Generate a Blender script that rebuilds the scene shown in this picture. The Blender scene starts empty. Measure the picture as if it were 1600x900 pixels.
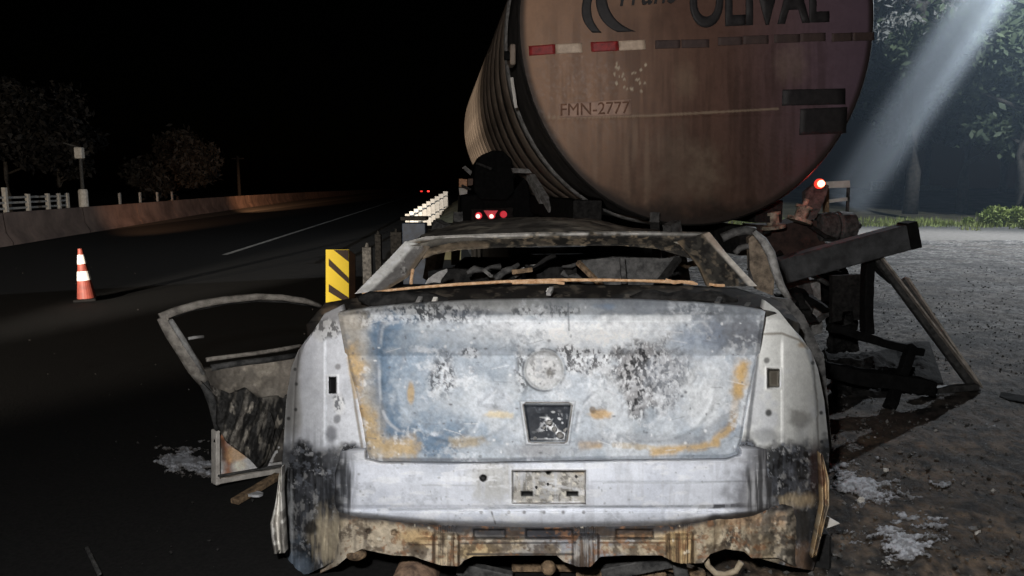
import bpy, bmesh, math, random
import numpy as np
from mathutils import Vector, Matrix

sc = bpy.context.scene
COL = sc.collection
R = math.radians
rng = random.Random(7)

# ------------------------------------------------------------------ camera
H = 1.5
PITCH = R(7.74)
FPX = 1155.0                       # focal length in pixels of the 1600 px wide photograph
cam_d = bpy.data.cameras.new("camera")
cam = bpy.data.objects.new("camera", cam_d)
COL.objects.link(cam)
cam.location = (0, 0, H)
cam.rotation_euler = (math.pi / 2 - PITCH, 0, 0)
cam_d.sensor_width = 36.0
cam_d.lens = 36.0 * FPX / 1600.0
cam_d.clip_start = 0.05
cam_d.clip_end = 3000
sc.camera = cam

# ------------------------------------------------------------------ world, lights, exposure (night)
w = bpy.data.worlds.new("World")
sc.world = w
w.use_nodes = True
nt = w.node_tree
bg = nt.nodes["Background"]
sky = nt.nodes.new("ShaderNodeTexSky")
sky.sky_type = 'NISHITA'
sky.sun_disc = False
sky.sun_elevation = R(2)
sky.sun_rotation = R(50)
nt.links.new(sky.outputs[0], bg.inputs[0])
bg.inputs[1].default_value = 0.00012

def lamp(name, kind, loc, energy, color, target=None, **kw):
    d = bpy.data.lights.new(name, kind)
    d.energy = energy
    d.color = color
    for k, v in kw.items():
        setattr(d, k, v)
    o = bpy.data.objects.new(name, d)
    COL.objects.link(o)
    o.location = loc
    if target is not None:
        v = Vector(target) - Vector(loc)
        o.rotation_euler = v.to_track_quat('-Z', 'Y').to_euler()
    return o

lamp("moon", 'SUN', (0, 0, 30), 0.004, (0.75, 0.85, 1), (-10, -8, 18), angle=R(0.5))
# hand lamp of the photographer
lamp("hand_lamp", 'POINT', (-0.22, -0.05, 1.85), 325, (1.0, 0.985, 0.97), shadow_soft_size=0.05)
# added warm spot behind the camera that brightens the tank
lamp("tank_fill", 'SPOT', (-2.6, -6.5, 2.4), 190, (1.0, 0.66, 0.44), (0.4, 5, 2.4), spot_size=R(26), spot_blend=0.6, shadow_soft_size=0.12)
# headlight of a vehicle stopped on the carriageway
lamp("headlight", 'SPOT', (-9.0, -4.0, 0.5), 15000, (1.0, 0.86, 0.7), (-13.0, 31, 1.35), spot_size=R(84), spot_blend=0.25, shadow_soft_size=0.1)
lamp("barrier_fill", 'SPOT', (-10.2, 17.0, 1.5), 9000, (1.0, 0.50, 0.26), (-19.0, 50, 0.1), spot_size=R(24), spot_blend=0.9, shadow_soft_size=0.15)  # added amber spot that warms the near part of the barrier
lamp("barrier_fill", 'SPOT', (-14.0, 36.0, 1.5), 60000, (1.0, 0.50, 0.25), (-28.5, 108, 0.4), spot_size=R(19), spot_blend=0.9, shadow_soft_size=0.15)  # second added amber spot for the far part of the barrier
lamp("railing_fill", 'SPOT', (-7.0, -4.0, 1.1), 26000, (1.0, 0.9, 0.78), (-2.7, 26, 1.2), spot_size=R(13), spot_blend=0.5, shadow_soft_size=0.1)  # added narrow spot that brightens the white railing
# floodlight high on the right beyond the trailer
lamp("floodlight", 'SPOT', (19.0, 25.0, 11.5), 11500, (0.93, 0.96, 1.0), (11.0, 19.5, 0.0), spot_size=R(86), spot_blend=0.9, shadow_soft_size=0.18)
lamp("tree_fill", 'POINT', (19.5, 25.5, 11.5), 5500, (0.82, 0.91, 1.0), shadow_soft_size=0.18)  # added point lamp that brightens the trees and far ground

vs = sc.view_settings
vs.view_transform = 'Standard'
vs.look = 'None'
vs.exposure = 0.0
vs.gamma = 1.0
try:
    sc.cycles.use_denoising = True
    sc.cycles.volume_bounces = 0
    sc.cycles.max_bounces = 6
    sc.cycles.volume_step_rate = 2.0
    sc.cycles.sample_clamp_indirect = 3.0
except Exception:
    pass

# ------------------------------------------------------------------ maths helpers
CP, SP = math.cos(PITCH), math.sin(PITCH)

def ray(px, py):
    px = np.asarray(px, float); py = np.asarray(py, float)
    x = (px - 800.0) / FPX
    y = (450.0 - py) / FPX
    return np.stack([x, CP + y * SP, -SP + y * CP], -1)

def proj(P):
    P = np.asarray(P, float)
    q = P - np.array([0, 0, H])
    d = q[..., 1] * CP - q[..., 2] * SP
    u = q[..., 1] * SP + q[..., 2] * CP
    return 800 + FPX * q[..., 0] / d, 450 - FPX * u / d

def at_y(px, py, Y):
    r = ray(px, py)
    s = np.asarray(Y, float) / r[..., 1]
    return r * s[..., None] + np.array([0, 0, H])

def on_ground(px, py, z=0.0):
    r = ray(px, py)
    s = (z - H) / r[..., 2]
    return r * s[..., None] + np.array([0, 0, H])

def on_plane(px, py, p0, n, off=0.0):
    r = ray(px, py)
    n = np.array(n, float); n /= np.linalg.norm(n)
    s = ((np.array(p0) - np.array([0, 0, H])) @ n + off) / (r @ n)
    return r * s[..., None] + np.array([0, 0, H])

# car frame: its axis leads to x = 868 in the picture, so the camera stands on its plane of symmetry
TH = math.atan2(68.0, FPX)
CA = np.array([math.sin(TH), math.cos(TH), 0]); CB = np.array([math.cos(TH), -math.sin(TH), 0])
V0 = 4.3
def car_pt(px, py, v):
    r = ray(px, py)
    s = np.asarray(v, float) / (r @ CA)
    P = r * s[..., None]
    return np.stack([P @ CB, P @ CA - V0, P[..., 2] + H], -1)

def world_to_car(P):
    P = np.asarray(P, float)
    return np.stack([P @ CB, P @ CA - V0, P[..., 2]], -1)

def car_to_world(L):
    L = np.asarray(L, float)
    return L[..., 0:1] * CB + (L[..., 1:2] + V0) * CA + L[..., 2:3] * np.array([0, 0, 1.0])

def _hash(ix, iy, seed):
    h = (ix.astype(np.int64) * 374761393 + iy.astype(np.int64) * 668265263 + seed * 974711) & 0xFFFFFFFF
    h = ((h ^ (h >> 13)) * 1274126177) & 0xFFFFFFFF
    h = h ^ (h >> 16)
    return (h & 0xFFFFFF) / float(0xFFFFFF)

def vn(x, y, scale, seed=0):
    x = np.asarray(x, float) / scale; y = np.asarray(y, float) / scale
    ix = np.floor(x); iy = np.floor(y)
    fx = x - ix; fy = y - iy
    fx = fx * fx * (3 - 2 * fx); fy = fy * fy * (3 - 2 * fy)
    a = _hash(ix, iy, seed); b = _hash(ix + 1, iy, seed)
    c = _hash(ix, iy + 1, seed); d = _hash(ix + 1, iy + 1, seed)
    return (a * (1 - fx) + b * fx) * (1 - fy) + (c * (1 - fx) + d * fx) * fy

def fbm(x, y, scale, seed=0, octs=4, gain=0.55):
    t = 0; amp = 1; tot = 0
    for k in range(octs):
        t = t + amp * vn(x, y, scale / 2 ** k, seed + 17 * k)
        tot += amp; amp *= gain
    return t / tot

def sm(a, b, x):
    t = np.clip((x - a) / (b - a), 0, 1)
    return t * t * (3 - 2 * t)

def s2l(c):
    c = np.asarray(c, float) / 255.0
    return np.where(c <= 0.04045, c / 12.92, ((c + 0.055) / 1.055) ** 2.4)

class Paint:
    """stains, soot, rust, bare metal and some painted light on a surface; positions in the photograph's pixels"""
    def __init__(self, px, py, base):
        self.x = px; self.y = py
        self.c = np.broadcast_to(s2l(base), px.shape + (3,)).copy()
        self.sp = fbm(px, py, 5, 99, 3, 0.7)
        self.wb = fbm(px, py, 26, 31, 4)
        self.wf = fbm(px, py, 9, 47, 3)
    def put(self, mask, col, a=1.0):
        m = np.clip(mask * a, 0, 1)[..., None]
        if col[0] > col[2] + 45:
            g_ = sum(col) / 3.0; col = tuple(g_ + (c_ - g_) * .72 for c_ in col)
        elif col[2] > col[0] + 30:
            g_ = sum(col) / 3.0; col = tuple(g_ + (c_ - g_) * .8 for c_ in col)
        self.c = self.c * (1 - m) + s2l(col) * m
        return self
    def ell(self, cx, cy, rx, ry, col, a=1.0, soft=0.35, wob=0.5):
        d = np.sqrt(((self.x - cx) / rx) ** 2 + ((self.y - cy) / ry) ** 2) + wob * ((self.wb - .5) * 1.6 + (self.wf - .5) * .9)
        return self.put(sm(1 + soft, 1 - soft, d), col, a)
    def segm(self, pts, wd, wob=0.5, soft=0.5):
        d = np.full(self.x.shape, 1e9)
        for (x0, y0), (x1, y1) in zip(pts[:-1], pts[1:]):
            dx, dy = x1 - x0, y1 - y0
            t = np.clip(((self.x - x0) * dx + (self.y - y0) * dy) / (dx * dx + dy * dy + 1e-9), 0, 1)
            d = np.minimum(d, np.hypot(self.x - x0 - t * dx, self.y - y0 - t * dy))
        d = d / wd + wob * ((self.wb - .5) * 1.4 + (self.wf - .5) * 1.2)
        return sm(1 + soft, 1 - soft, d)
    def seg(self, pts, wd, col, a=1.0, wob=0.5, soft=0.5):
        if col[0] > col[2] + 45 and wd > 4: soft = .9; wob = max(wob, 1.0)
        return self.put(self.segm(pts, wd, wob, soft), col, a)
    def flecks(self, cx, cy, rx, ry, dark, light, lvl=0.5, soft=0.3, excl=None, sharp=0.06, seed=5, size=6):
        d = np.sqrt(((self.x - cx) / rx) ** 2 + ((self.y - cy) / ry) ** 2) + .9 * (self.wb - .5) + .5 * (self.wf - .5)
        m = sm(1 + soft, 1 - soft, d)
        if excl is not None:
            m = m * (1 - excl)
        n = fbm(self.x + 3 * self.wf, self.y * 0.62, size, seed, 3, .75)
        k = sm(lvl - sharp, lvl + sharp, n)
        self.put(m * (1 - k), dark, .92)
        self.put(m * k, light, .55)
        return self
    def vstreak(self, col, a, cx, cy, rx, ry, scale=5, seed=3, lvl=.55):
        n = fbm(self.x, self.y * 0.07, scale, seed, 3, .7)
        d = np.sqrt(((self.x - cx) / rx) ** 2 + ((self.y - cy) / ry) ** 2) + .5 * (self.wb - .5)
        return self.put(sm(1.3, .6, d) * sm(lvl - .1, lvl + .12, n), col, a)
    def mottle(self, amt=0.12, scale=9, seed=71):
        n = fbm(self.x, self.y, scale, seed, 4, .7) - .5
        n2 = fbm(self.x, self.y, scale * 6, seed + 5, 3) - .5
        self.c = self.c * (1 + (n * 2 * amt + n2 * amt)[..., None] * 2)
        return self
    def out(self, k=0.88):
        return np.clip(self.c / k, 0.004, 0.86)

# ------------------------------------------------------------------ materials
def new_mat(name):
    m = bpy.data.materials.new(name); m.use_nodes = True
    return m, m.node_tree, m.node_tree.nodes["Principled BSDF"]

def painted(name, rough=0.62, bump=0.35, scale=140, metal=0.0, var=0.25, spec=0.35, dist=.003):
    m, t, p = new_mat(name)
    a = t.nodes.new("ShaderNodeVertexColor"); a.layer_name = "Col"
    tc = t.nodes.new("ShaderNodeTexCoord")
    n = t.nodes.new("ShaderNodeTexNoise"); n.inputs["Scale"].default_value = scale; n.inputs["Detail"].default_value = 6; n.inputs["Roughness"].default_value = .7
    t.links.new(tc.outputs["Object"], n.inputs["Vector"])
    mx = t.nodes.new("ShaderNodeMix"); mx.data_type = 'RGBA'; mx.blend_type = 'MULTIPLY'
    mr = t.nodes.new("ShaderNodeMapRange"); mr.inputs[1].default_value = .3; mr.inputs[2].default_value = .7
    mr.inputs[3].default_value = 1 - var; mr.inputs[4].default_value = 1 + var * .5
    t.links.new(n.outputs[0], mr.inputs[0])
    mx.inputs[0].default_value = 1
    t.links.new(a.outputs[0], mx.inputs[6]); t.links.new(mr.outputs[0], mx.inputs[7])
    t.links.new(mx.outputs[2], p.inputs["Base Color"])
    b = t.nodes.new("ShaderNodeBump"); b.inputs["Strength"].default_value = bump; b.inputs["Distance"].default_value = dist
    t.links.new(n.outputs[0], b.inputs["Height"]); t.links.new(b.outputs[0], p.inputs["Normal"])
    rr = t.nodes.new("ShaderNodeMapRange"); rr.inputs[1].default_value = .3; rr.inputs[2].default_value = .7
    rr.inputs[3].default_value = rough - .14; rr.inputs[4].default_value = min(1, rough + .18)
    t.links.new(n.outputs[0], rr.inputs[0]); t.links.new(rr.outputs[0], p.inputs["Roughness"])
    p.inputs["Metallic"].default_value = metal
    p.inputs["Specular IOR Level"].default_value = spec
    return m

def plain(name, c1, c2=None, rough=0.7, scale=12, bump=0.3, metal=0.0, spec=0.3, dist=.01):
    """two real colours of one substance mixed by noise"""
    m, t, p = new_mat(name)
    c2 = c2 or tuple(v * .6 for v in c1)
    tc = t.nodes.new("ShaderNodeTexCoord")
    n = t.nodes.new("ShaderNodeTexNoise"); n.inputs["Scale"].default_value = scale; n.inputs["Detail"].default_value = 8; n.inputs["Roughness"].default_value = .65
    t.links.new(tc.outputs["Object"], n.inputs["Vector"])
    r = t.nodes.new("ShaderNodeValToRGB")
    r.color_ramp.elements[0].position = .36; r.color_ramp.elements[1].position = .64
    r.color_ramp.elements[0].color = (*c2, 1); r.color_ramp.elements[1].color = (*c1, 1)
    t.links.new(n.outputs[0], r.inputs[0]); t.links.new(r.outputs[0], p.inputs["Base Color"])
    b = t.nodes.new("ShaderNodeBump"); b.inputs["Strength"].default_value = bump; b.inputs["Distance"].default_value = dist
    t.links.new(n.outputs[0], b.inputs["Height"]); t.links.new(b.outputs[0], p.inputs["Normal"])
    p.inputs["Roughness"].default_value = rough; p.inputs["Metallic"].default_value = metal
    p.inputs["Specular IOR Level"].default_value = spec
    return m

def glow(name, col, strength):
    m, t, p = new_mat(name)
    p.inputs["Base Color"].default_value = (*[min(.8, c) for c in col], 1)
    p.inputs["Emission Color"].default_value = (*col, 1); p.inputs["Emission Strength"].default_value = strength
    return m

M_SKIN = painted("burnt_bodywork", bump=.14, var=.12)
M_SOOT = painted("sooted_panel", rough=.85, bump=.3, scale=120, var=.25, spec=.06)
M_RUST = painted("heat_rusted_steel", rough=.72, bump=.5, scale=90)
M_TANKP = painted("sooted_tank_paint", rough=.55, bump=.2, scale=40, var=.12)
M_CHAR = plain("charred_steel", (.030, .029, .028), (.010, .010, .010), .9, 30, .6, spec=.05)
M_CHAR2 = plain("sooty_grey_steel", (.10, .098, .095), (.022, .022, .022), .7, 26, .6)
M_ASHM = plain("ash_grey_steel", (.34, .335, .325), (.13, .125, .12), .65, 24, .5)
M_RUSTP = plain("tan_rust", (.32, .22, .13), (.07, .048, .032), .8, 38, .8)
M_COPPER = plain("copper_strip", (.74, .52, .33), (.46, .24, .11), .5, 60, .3)
M_BLACK = plain("soot_black", (.012, .012, .012), (.006, .006, .006), .9, 30, .3, spec=.05)
M_WHITE = plain("dirty_white_paint", (.74, .72, .68), (.5, .47, .42), .6, 9, .15)
M_CONC = plain("stained_concrete", (.31, .215, .17), (.14, .098, .08), .85, .8, .4)
M_TYRE = plain("burnt_rubber", (.02, .02, .02), (.008, .008, .008), .85, 60, .4)

# ------------------------------------------------------------------ object helpers
def link(o, parent=None):
    COL.objects.link(o)
    if parent is not None:
        o.parent = parent
    return o

def tag(o, label=None, cat=None, group=None, kind=None):
    if label: o["label"] = label
    if cat: o["category"] = cat
    if group: o["group"] = group
    if kind: o["kind"] = kind
    return o

def empty(name, loc, rz=0.0, label=None, cat=None, group=None):
    o = bpy.data.objects.new(name, None)
    o.location = loc; o.rotation_euler = (0, 0, rz)
    o.empty_display_size = .2
    COL.objects.link(o)
    return tag(o, label, cat, group)

def grid_mesh(name, P, C, skirt=None, smooth=True, keep=None):
    """P: (n, m, 3) points, C: (n, m, 3) colours; skirt = offset vector for the folded-back rim"""
    n, m = P.shape[:2]
    V = P.reshape(-1, 3); Cc = C.reshape(-1, 3)
    idx = np.arange(n * m).reshape(n, m)
    q = np.stack([idx[:-1, :-1], idx[:-1, 1:], idx[1:, 1:], idx[1:, :-1]], -1)
    if keep is not None:
        q = q[keep]
    q = q.reshape(-1, 4)
    if skirt is not None:
        ring = np.concatenate([idx[0, :], idx[1:, -1], idx[-1, -2::-1], idx[-2:0:-1, 0]])
        k = len(ring); st = len(V)
        V = np.concatenate([V, V[ring] + np.asarray(skirt)]); Cc = np.concatenate([Cc, Cc[ring] * .22])
        a = ring; b = np.roll(ring, -1); c = st + np.arange(k); d = np.roll(c, -1)
        q = np.concatenate([q, np.stack([b, a, c, d], -1)])
    me = bpy.data.meshes.new(name)
    me.vertices.add(len(V)); me.vertices.foreach_set("co", V.astype(np.float32).ravel())
    me.loops.add(len(q) * 4); me.loops.foreach_set("vertex_index", q.astype(np.int32).ravel())
    me.polygons.add(len(q))
    me.polygons.foreach_set("loop_start", np.arange(0, len(q) * 4, 4, dtype=np.int32))
    me.polygons.foreach_set("loop_total", np.full(len(q), 4, dtype=np.int32))
    me.polygons.foreach_set("use_smooth", np.full(len(q), smooth, dtype=bool))
    me.update(calc_edges=True)
    at = me.color_attributes.new("Col", 'FLOAT_COLOR', 'POINT')
    at.data.foreach_set("color", np.concatenate([Cc, np.ones((len(Cc), 1))], 1).astype(np.float32).ravel())
    me.validate()
    return me

def pl(pts):
    a = np.array(pts, float)
    return lambda v: np.interp(v, a[:, 0], a[:, 1])

def patch(name, parent, mat, top, bot, left, right, ns, nt_, depth, color, mapper=car_pt, skirt=(0, .05, 0), keep=None):
    """four-sided sheet between curves: top/bot give y for s in 0..1, left/right give x for t in 0..1"""
    s = np.linspace(0, 1, ns)[None, :]; t = np.linspace(0, 1, nt_)[:, None]
    px = left(t) + (right(t) - left(t)) * s
    py = top(s) + (bot(s) - top(s)) * t
    S = np.broadcast_to(s, px.shape); T = np.broadcast_to(t, px.shape)
    P = mapper(px, py, depth(px, py, S, T))
    C = color(px, py)
    kp = None
    if keep is not None:
        k = keep(px, py)
        kp = k[:-1, :-1] & k[1:, 1:] & k[:-1, 1:] & k[1:, :-1]
    o = bpy.data.objects.new(name, grid_mesh(name, P, C, skirt, keep=kp))
    o.data.materials.append(mat)
    return link(o, parent)

class MB:
    def __init__(self): self.bm = bmesh.new()
    def box(self, c, size, rot=None):
        M = Matrix.Translation(c)
        if rot is not None: M = M @ rot.to_4x4()
        M = M @ Matrix.Diagonal((*size, 1))
        bmesh.ops.create_cube(self.bm, size=1, matrix=M)
        return self
    def beam(self, p0, p1, wd, ht, up=(0, 0, 1)):
        p0 = Vector(p0); p1 = Vector(p1); d = p1 - p0; y = d.normalized()
        x = y.cross(Vector(up)); x = x.normalized() if x.length > 1e-4 else Vector((1, 0, 0)); z = x.cross(y)
        rot = Matrix((x, y, z)).transposed()
        return self.box((p0 + p1) / 2, (wd, d.length, ht), rot)
    def tube(self, pts, r, n=8, flat=1.0, cap=True):
        pts = [Vector(p) for p in pts]; rings = []
        rs = r if hasattr(r, '__len__') else [r] * len(pts)
        for i, p in enumerate(pts):
            d = (pts[min(i + 1, len(pts) - 1)] - pts[max(i - 1, 0)]).normalized()
            a = d.cross(Vector((0, 0, 1)))
            if a.length < 1e-3: a = d.cross(Vector((1, 0, 0)))
            a.normalize(); b = a.cross(d)
            rings.append([self.bm.verts.new(p + rs[i] * (a * math.cos(2 * math.pi * k / n) * flat + b * math.sin(2 * math.pi * k / n))) for k in range(n)])
        for A, B in zip(rings[:-1], rings[1:]):
            for k in range(n):
                self.bm.faces.new((A[k], A[(k + 1) % n], B[(k + 1) % n], B[k]))
        if cap:
            self.bm.faces.new(rings[0][::-1]); self.bm.faces.new(rings[-1])
        return self
    def lathe(self, prof, c=(0, 0, 0), rot=None, n=24, sx=1.0, sz=1.0):
        """profile (radius, along z)"""
        rings = []
        for r, h in prof:
            ring = []
            for k in range(n):
                v = Vector((r * math.cos(2 * math.pi * k / n) * sx, r * math.sin(2 * math.pi * k / n) * sz, h))
                if rot is not None: v = rot @ v
                ring.append(self.bm.verts.new(v + Vector(c)))
            rings.append(ring)
        for A, B in zip(rings[:-1], rings[1:]):
            for k in range(n):
                self.bm.faces.new((A[k], A[(k + 1) % n], B[(k + 1) % n], B[k]))
        self.bm.faces.new(rings[0][::-1]); self.bm.faces.new(rings[-1])
        return self
    def prism(self, poly, back):
        """poly: 3-D outline, back: offset vector"""
        a = [self.bm.verts.new(Vector(p)) for p in poly]
        b = [self.bm.verts.new(Vector(p) + Vector(back)) for p in poly]
        self.bm.faces.new(a); self.bm.faces.new(b[::-1])
        n = len(a)
        for k in range(n):
            self.bm.faces.new((a[k], b[k], b[(k + 1) % n], a[(k + 1) % n]))
        return self
    def build(self, name, mat, parent=None, bevel=0.0, smooth=False):
        if bevel:
            bmesh.ops.bevel(self.bm, geom=list(self.bm.edges), offset=bevel, segments=1, affect='EDGES', profile=.5)
        bmesh.ops.recalc_face_normals(self.bm, faces=self.bm.faces)
        me = bpy.data.meshes.new(name); self.bm.to_mesh(me); self.bm.free()
        if smooth: me.polygons.foreach_set("use_smooth", np.ones(len(me.polygons), bool))
        me.materials.append(mat)
        o = bpy.data.objects.new(name, me)
        return link(o, parent)

def crumple(o, amp, scale, seed=1):
    me = o.data; n = len(me.vertices)
    co = np.zeros(n * 3, np.float32); me.vertices.foreach_get("co", co); co = co.reshape(-1, 3)
    for k in range(3):
        co[:, k] += amp * (fbm(co[:, (k + 1) % 3] + co[:, 0] * .37, co[:, (k + 2) % 3] + co[:, k] * .21, scale, seed + k * 11) - .5) * 2
    me.vertices.foreach_set("co", co.ravel()); me.update()
    return o

# =================================================================== SETTING
def sheet(name, poly, z, mat, kind='structure', sub=0):
    bm = bmesh.new()
    bm.faces.new([bm.verts.new((x, y, z)) for x, y in poly])
    bmesh.ops.recalc_face_normals(bm, faces=bm.faces)
    for f in bm.faces:
        if f.normal.z < 0: f.normal_flip()
    me = bpy.data.meshes.new(name); bm.to_mesh(me); bm.free(); me.materials.append(mat)
    return tag(link(bpy.data.objects.new(name, me)), kind=kind)

M_SOIL = plain("dark_soil", (.085, .075, .06), (.04, .036, .03), .95, .8, .5)
M_ASPH = plain("asphalt", (.016, .0155, .015), (.008, .008, .008), .9, 60, .5, dist=.004, spec=.2)
M_GRASSY = plain("dry_verge", (.20, .17, .11), (.10, .09, .05), .95, 1.2, .5)
M_LINE = plain("worn_line_paint", (.66, .62, .56), (.28, .27, .25), .8, 3, .2)
sheet("ground", [(-900, -60), (900, -60), (900, 1500), (-900, 1500)], -0.012, M_SOIL)

# road: from the barrier to the shoulder; it bends away to the left in the distance
def road_x(y, off):
    return off - 0.102 * y
def strip(name, off0, off1, y0, y1, z, mat, n=40, z1=None):
    bm = bmesh.new(); prev = None
    for k in range(n + 1):
        y = y0 + (y1 - y0) * (k / n) ** 1.5
        a = bm.verts.new((road_x(y, off0), y, z)); b = bm.verts.new((road_x(y, off1), y, z if z1 is None else z1))
        if prev: bm.faces.new((prev[0], prev[1], b, a))
        prev = (a, b)
    me = bpy.data.meshes.new(name); bm.to_mesh(me); bm.free(); me.materials.append(mat)
    return tag(link(bpy.data.objects.new(name, me)), kind='structure')
strip("road", -11.6, 0.9, -30, 420, -0.004, M_ASPH)
strip("road_edge_line", -4.85, -4.72, 16.6, 200, 0.0, M_LINE)

# gravel shoulder close to the camera: really uneven ground
def gravel_sheet():
    nx, ny = 420, 420
    s = np.linspace(0, 1, nx)[None, :]; t = np.linspace(0, 1, ny)[:, None]
    Y = 1.2 + 19.8 * t ** 1.7
    X = (0.75 - 0.102 * Y) + (3.2 + 0.75 * Y) * s ** 1.0
    Y = np.broadcast_to(Y, X.shape)
    h = 0.010 * (fbm(X, Y, .5, 3) - .5) + 0.034 * (fbm(X, Y, .12, 8, 5, .85) - .5) + .03 * (fbm(X, Y * 1.5, .7, 14) - .5)
    h = h * sm(0, .04, s) + .012 * sm(0, .05, s)
    P = np.stack([X, Y, h], -1)
    n1 = fbm(X, Y, 1.3, 21, 4); n2 = fbm(X, Y, .07, 22, 4, .75); n3 = fbm(X, Y, .35, 23, 4)
    brown = np.array([.125, .088, .058]); grey = np.array([.165, .158, .150]); dark = np.array([.04, .037, .033])
    g = sm(3.8, 8.0, Y + 2.2 * (n1 - .5))[..., None]
    C = brown * (1 - g) + grey * g
    k = sm(.5, .68, n3)[..., None] * .75
    C = C * (1 - k) + dark * k
    wreck_shade = np.exp(-(((X - 2.35) / 1.0) ** 2 + ((Y - 5.0) / .85) ** 2) ** 1.5)[..., None] * (.55 + .45 * sm(.35, .6, n1)[..., None])  # shadow of the wreckage painted into the ground colour
    C = C * (1 - wreck_shade) + np.array([.02, .018, .017]) * wreck_shade
    C = C * (.12 + 1.9 * sm(.3, .72, n2)[..., None])
    pt_ = sm(.48, .62, fbm(X, Y * 1.6, .8, 91, 5, .65))[..., None]
    C = C * (1 - .45 * pt_) + np.array([.16, .132, .105]) * .45 * pt_ * (.4 + n2[..., None])
    dk = sm(.54, .66, fbm(X, Y * 2.2, 1.1, 93, 4, .6))[..., None]
    C = C * (1 - .55 * dk)
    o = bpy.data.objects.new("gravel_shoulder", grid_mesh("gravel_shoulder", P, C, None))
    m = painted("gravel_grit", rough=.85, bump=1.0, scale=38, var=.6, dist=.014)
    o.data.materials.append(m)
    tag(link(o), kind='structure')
gravel_sheet()
M_GRAV = plain("pale_gravel", (.20, .19, .175), (.12, .11, .10), .9, 6, .6)
sheet("gravel_yard", [(road_x(20.9, .75), 20.9), (40, 20.9), (46, 38), (road_x(38, .75), 38)], -0.006, M_GRAV)
sheet("gravel_yard", [(4.9, 1.0), (30, 1.0), (40, 20.9), (16.5, 20.9)], -0.006, M_GRAV)
def bank_z(x, y): return 1.25 * sm(36, 57, np.asarray(y, float))
def verge():
    s = np.linspace(0, 1, 90)[None, :]; t = np.linspace(0, 1, 60)[:, None]
    Y = 30 + 55 * t + 0 * s; X = 2 - .1 * (Y - 30) + 70 * s
    z = bank_z(X, Y) + .004 + .10 * (fbm(X, Y, 2.2, 12) - .5) * sm(30, 34, Y)
    me = grid_mesh("verge", np.stack([X, Y, z], -1), np.ones(X.shape + (3,)) * .1); me.materials.append(M_GRASSY)
    tag(link(bpy.data.objects.new("verge", me)), kind='structure')
verge()

# loose stones on the shoulder: nobody could count them
def pebbles():
    V = []; Fc = []; C = []
    rg = np.random.RandomState(4)
    for k in range(17000):
        y = 1.9 + 12 * rg.rand() ** 1.8
        lf = k % 40 == 0
        x = (0.95 - .102 * y) + (1.2 + .75 * y) * rg.rand()
        if lf: x = .75 - .102 * y - (.4 + .62 * y) * rg.rand()
        r = (.003 + .013 * rg.rand() ** 4) * (.7 if lf else 1)
        c = np.array([x, y, .012 + r * .3]); b = len(V)
        for d in ((1, 0, 0), (-.9, .2, 0), (.1, 1, 0), (0, -1, .1), (0, .1, .8), (0, 0, -.8)):
            V.append(c + r * (np.array(d) + (rg.rand(3) - .5) * .6))
        for f in ((0, 2, 4), (2, 1, 4), (1, 3, 4), (3, 0, 4), (2, 0, 5), (1, 2, 5), (3, 1, 5), (0, 3, 5)):
            Fc.append([b + i for i in f])
        g = .07 + .13 * rg.rand() ** 2 + (.35 if rg.rand() > .985 else 0)
        if lf: g *= .35
        C += [(g, g * .96, g * .9, 1)] * 6
    me = bpy.data.meshes.new("loose_gravel"); me.from_pydata([tuple(v) for v in V], [], Fc)
    at = me.color_attributes.new("Col", 'FLOAT_COLOR', 'POINT'); at.data.foreach_set("color", np.array(C, np.float32).ravel())
    me.materials.append(M_RUST)
    tag(link(bpy.data.objects.new("loose_gravel", me)), "small grey stones and grit scattered over the gravel and the asphalt around the car", "gravel", kind='stuff')
pebbles()

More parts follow.
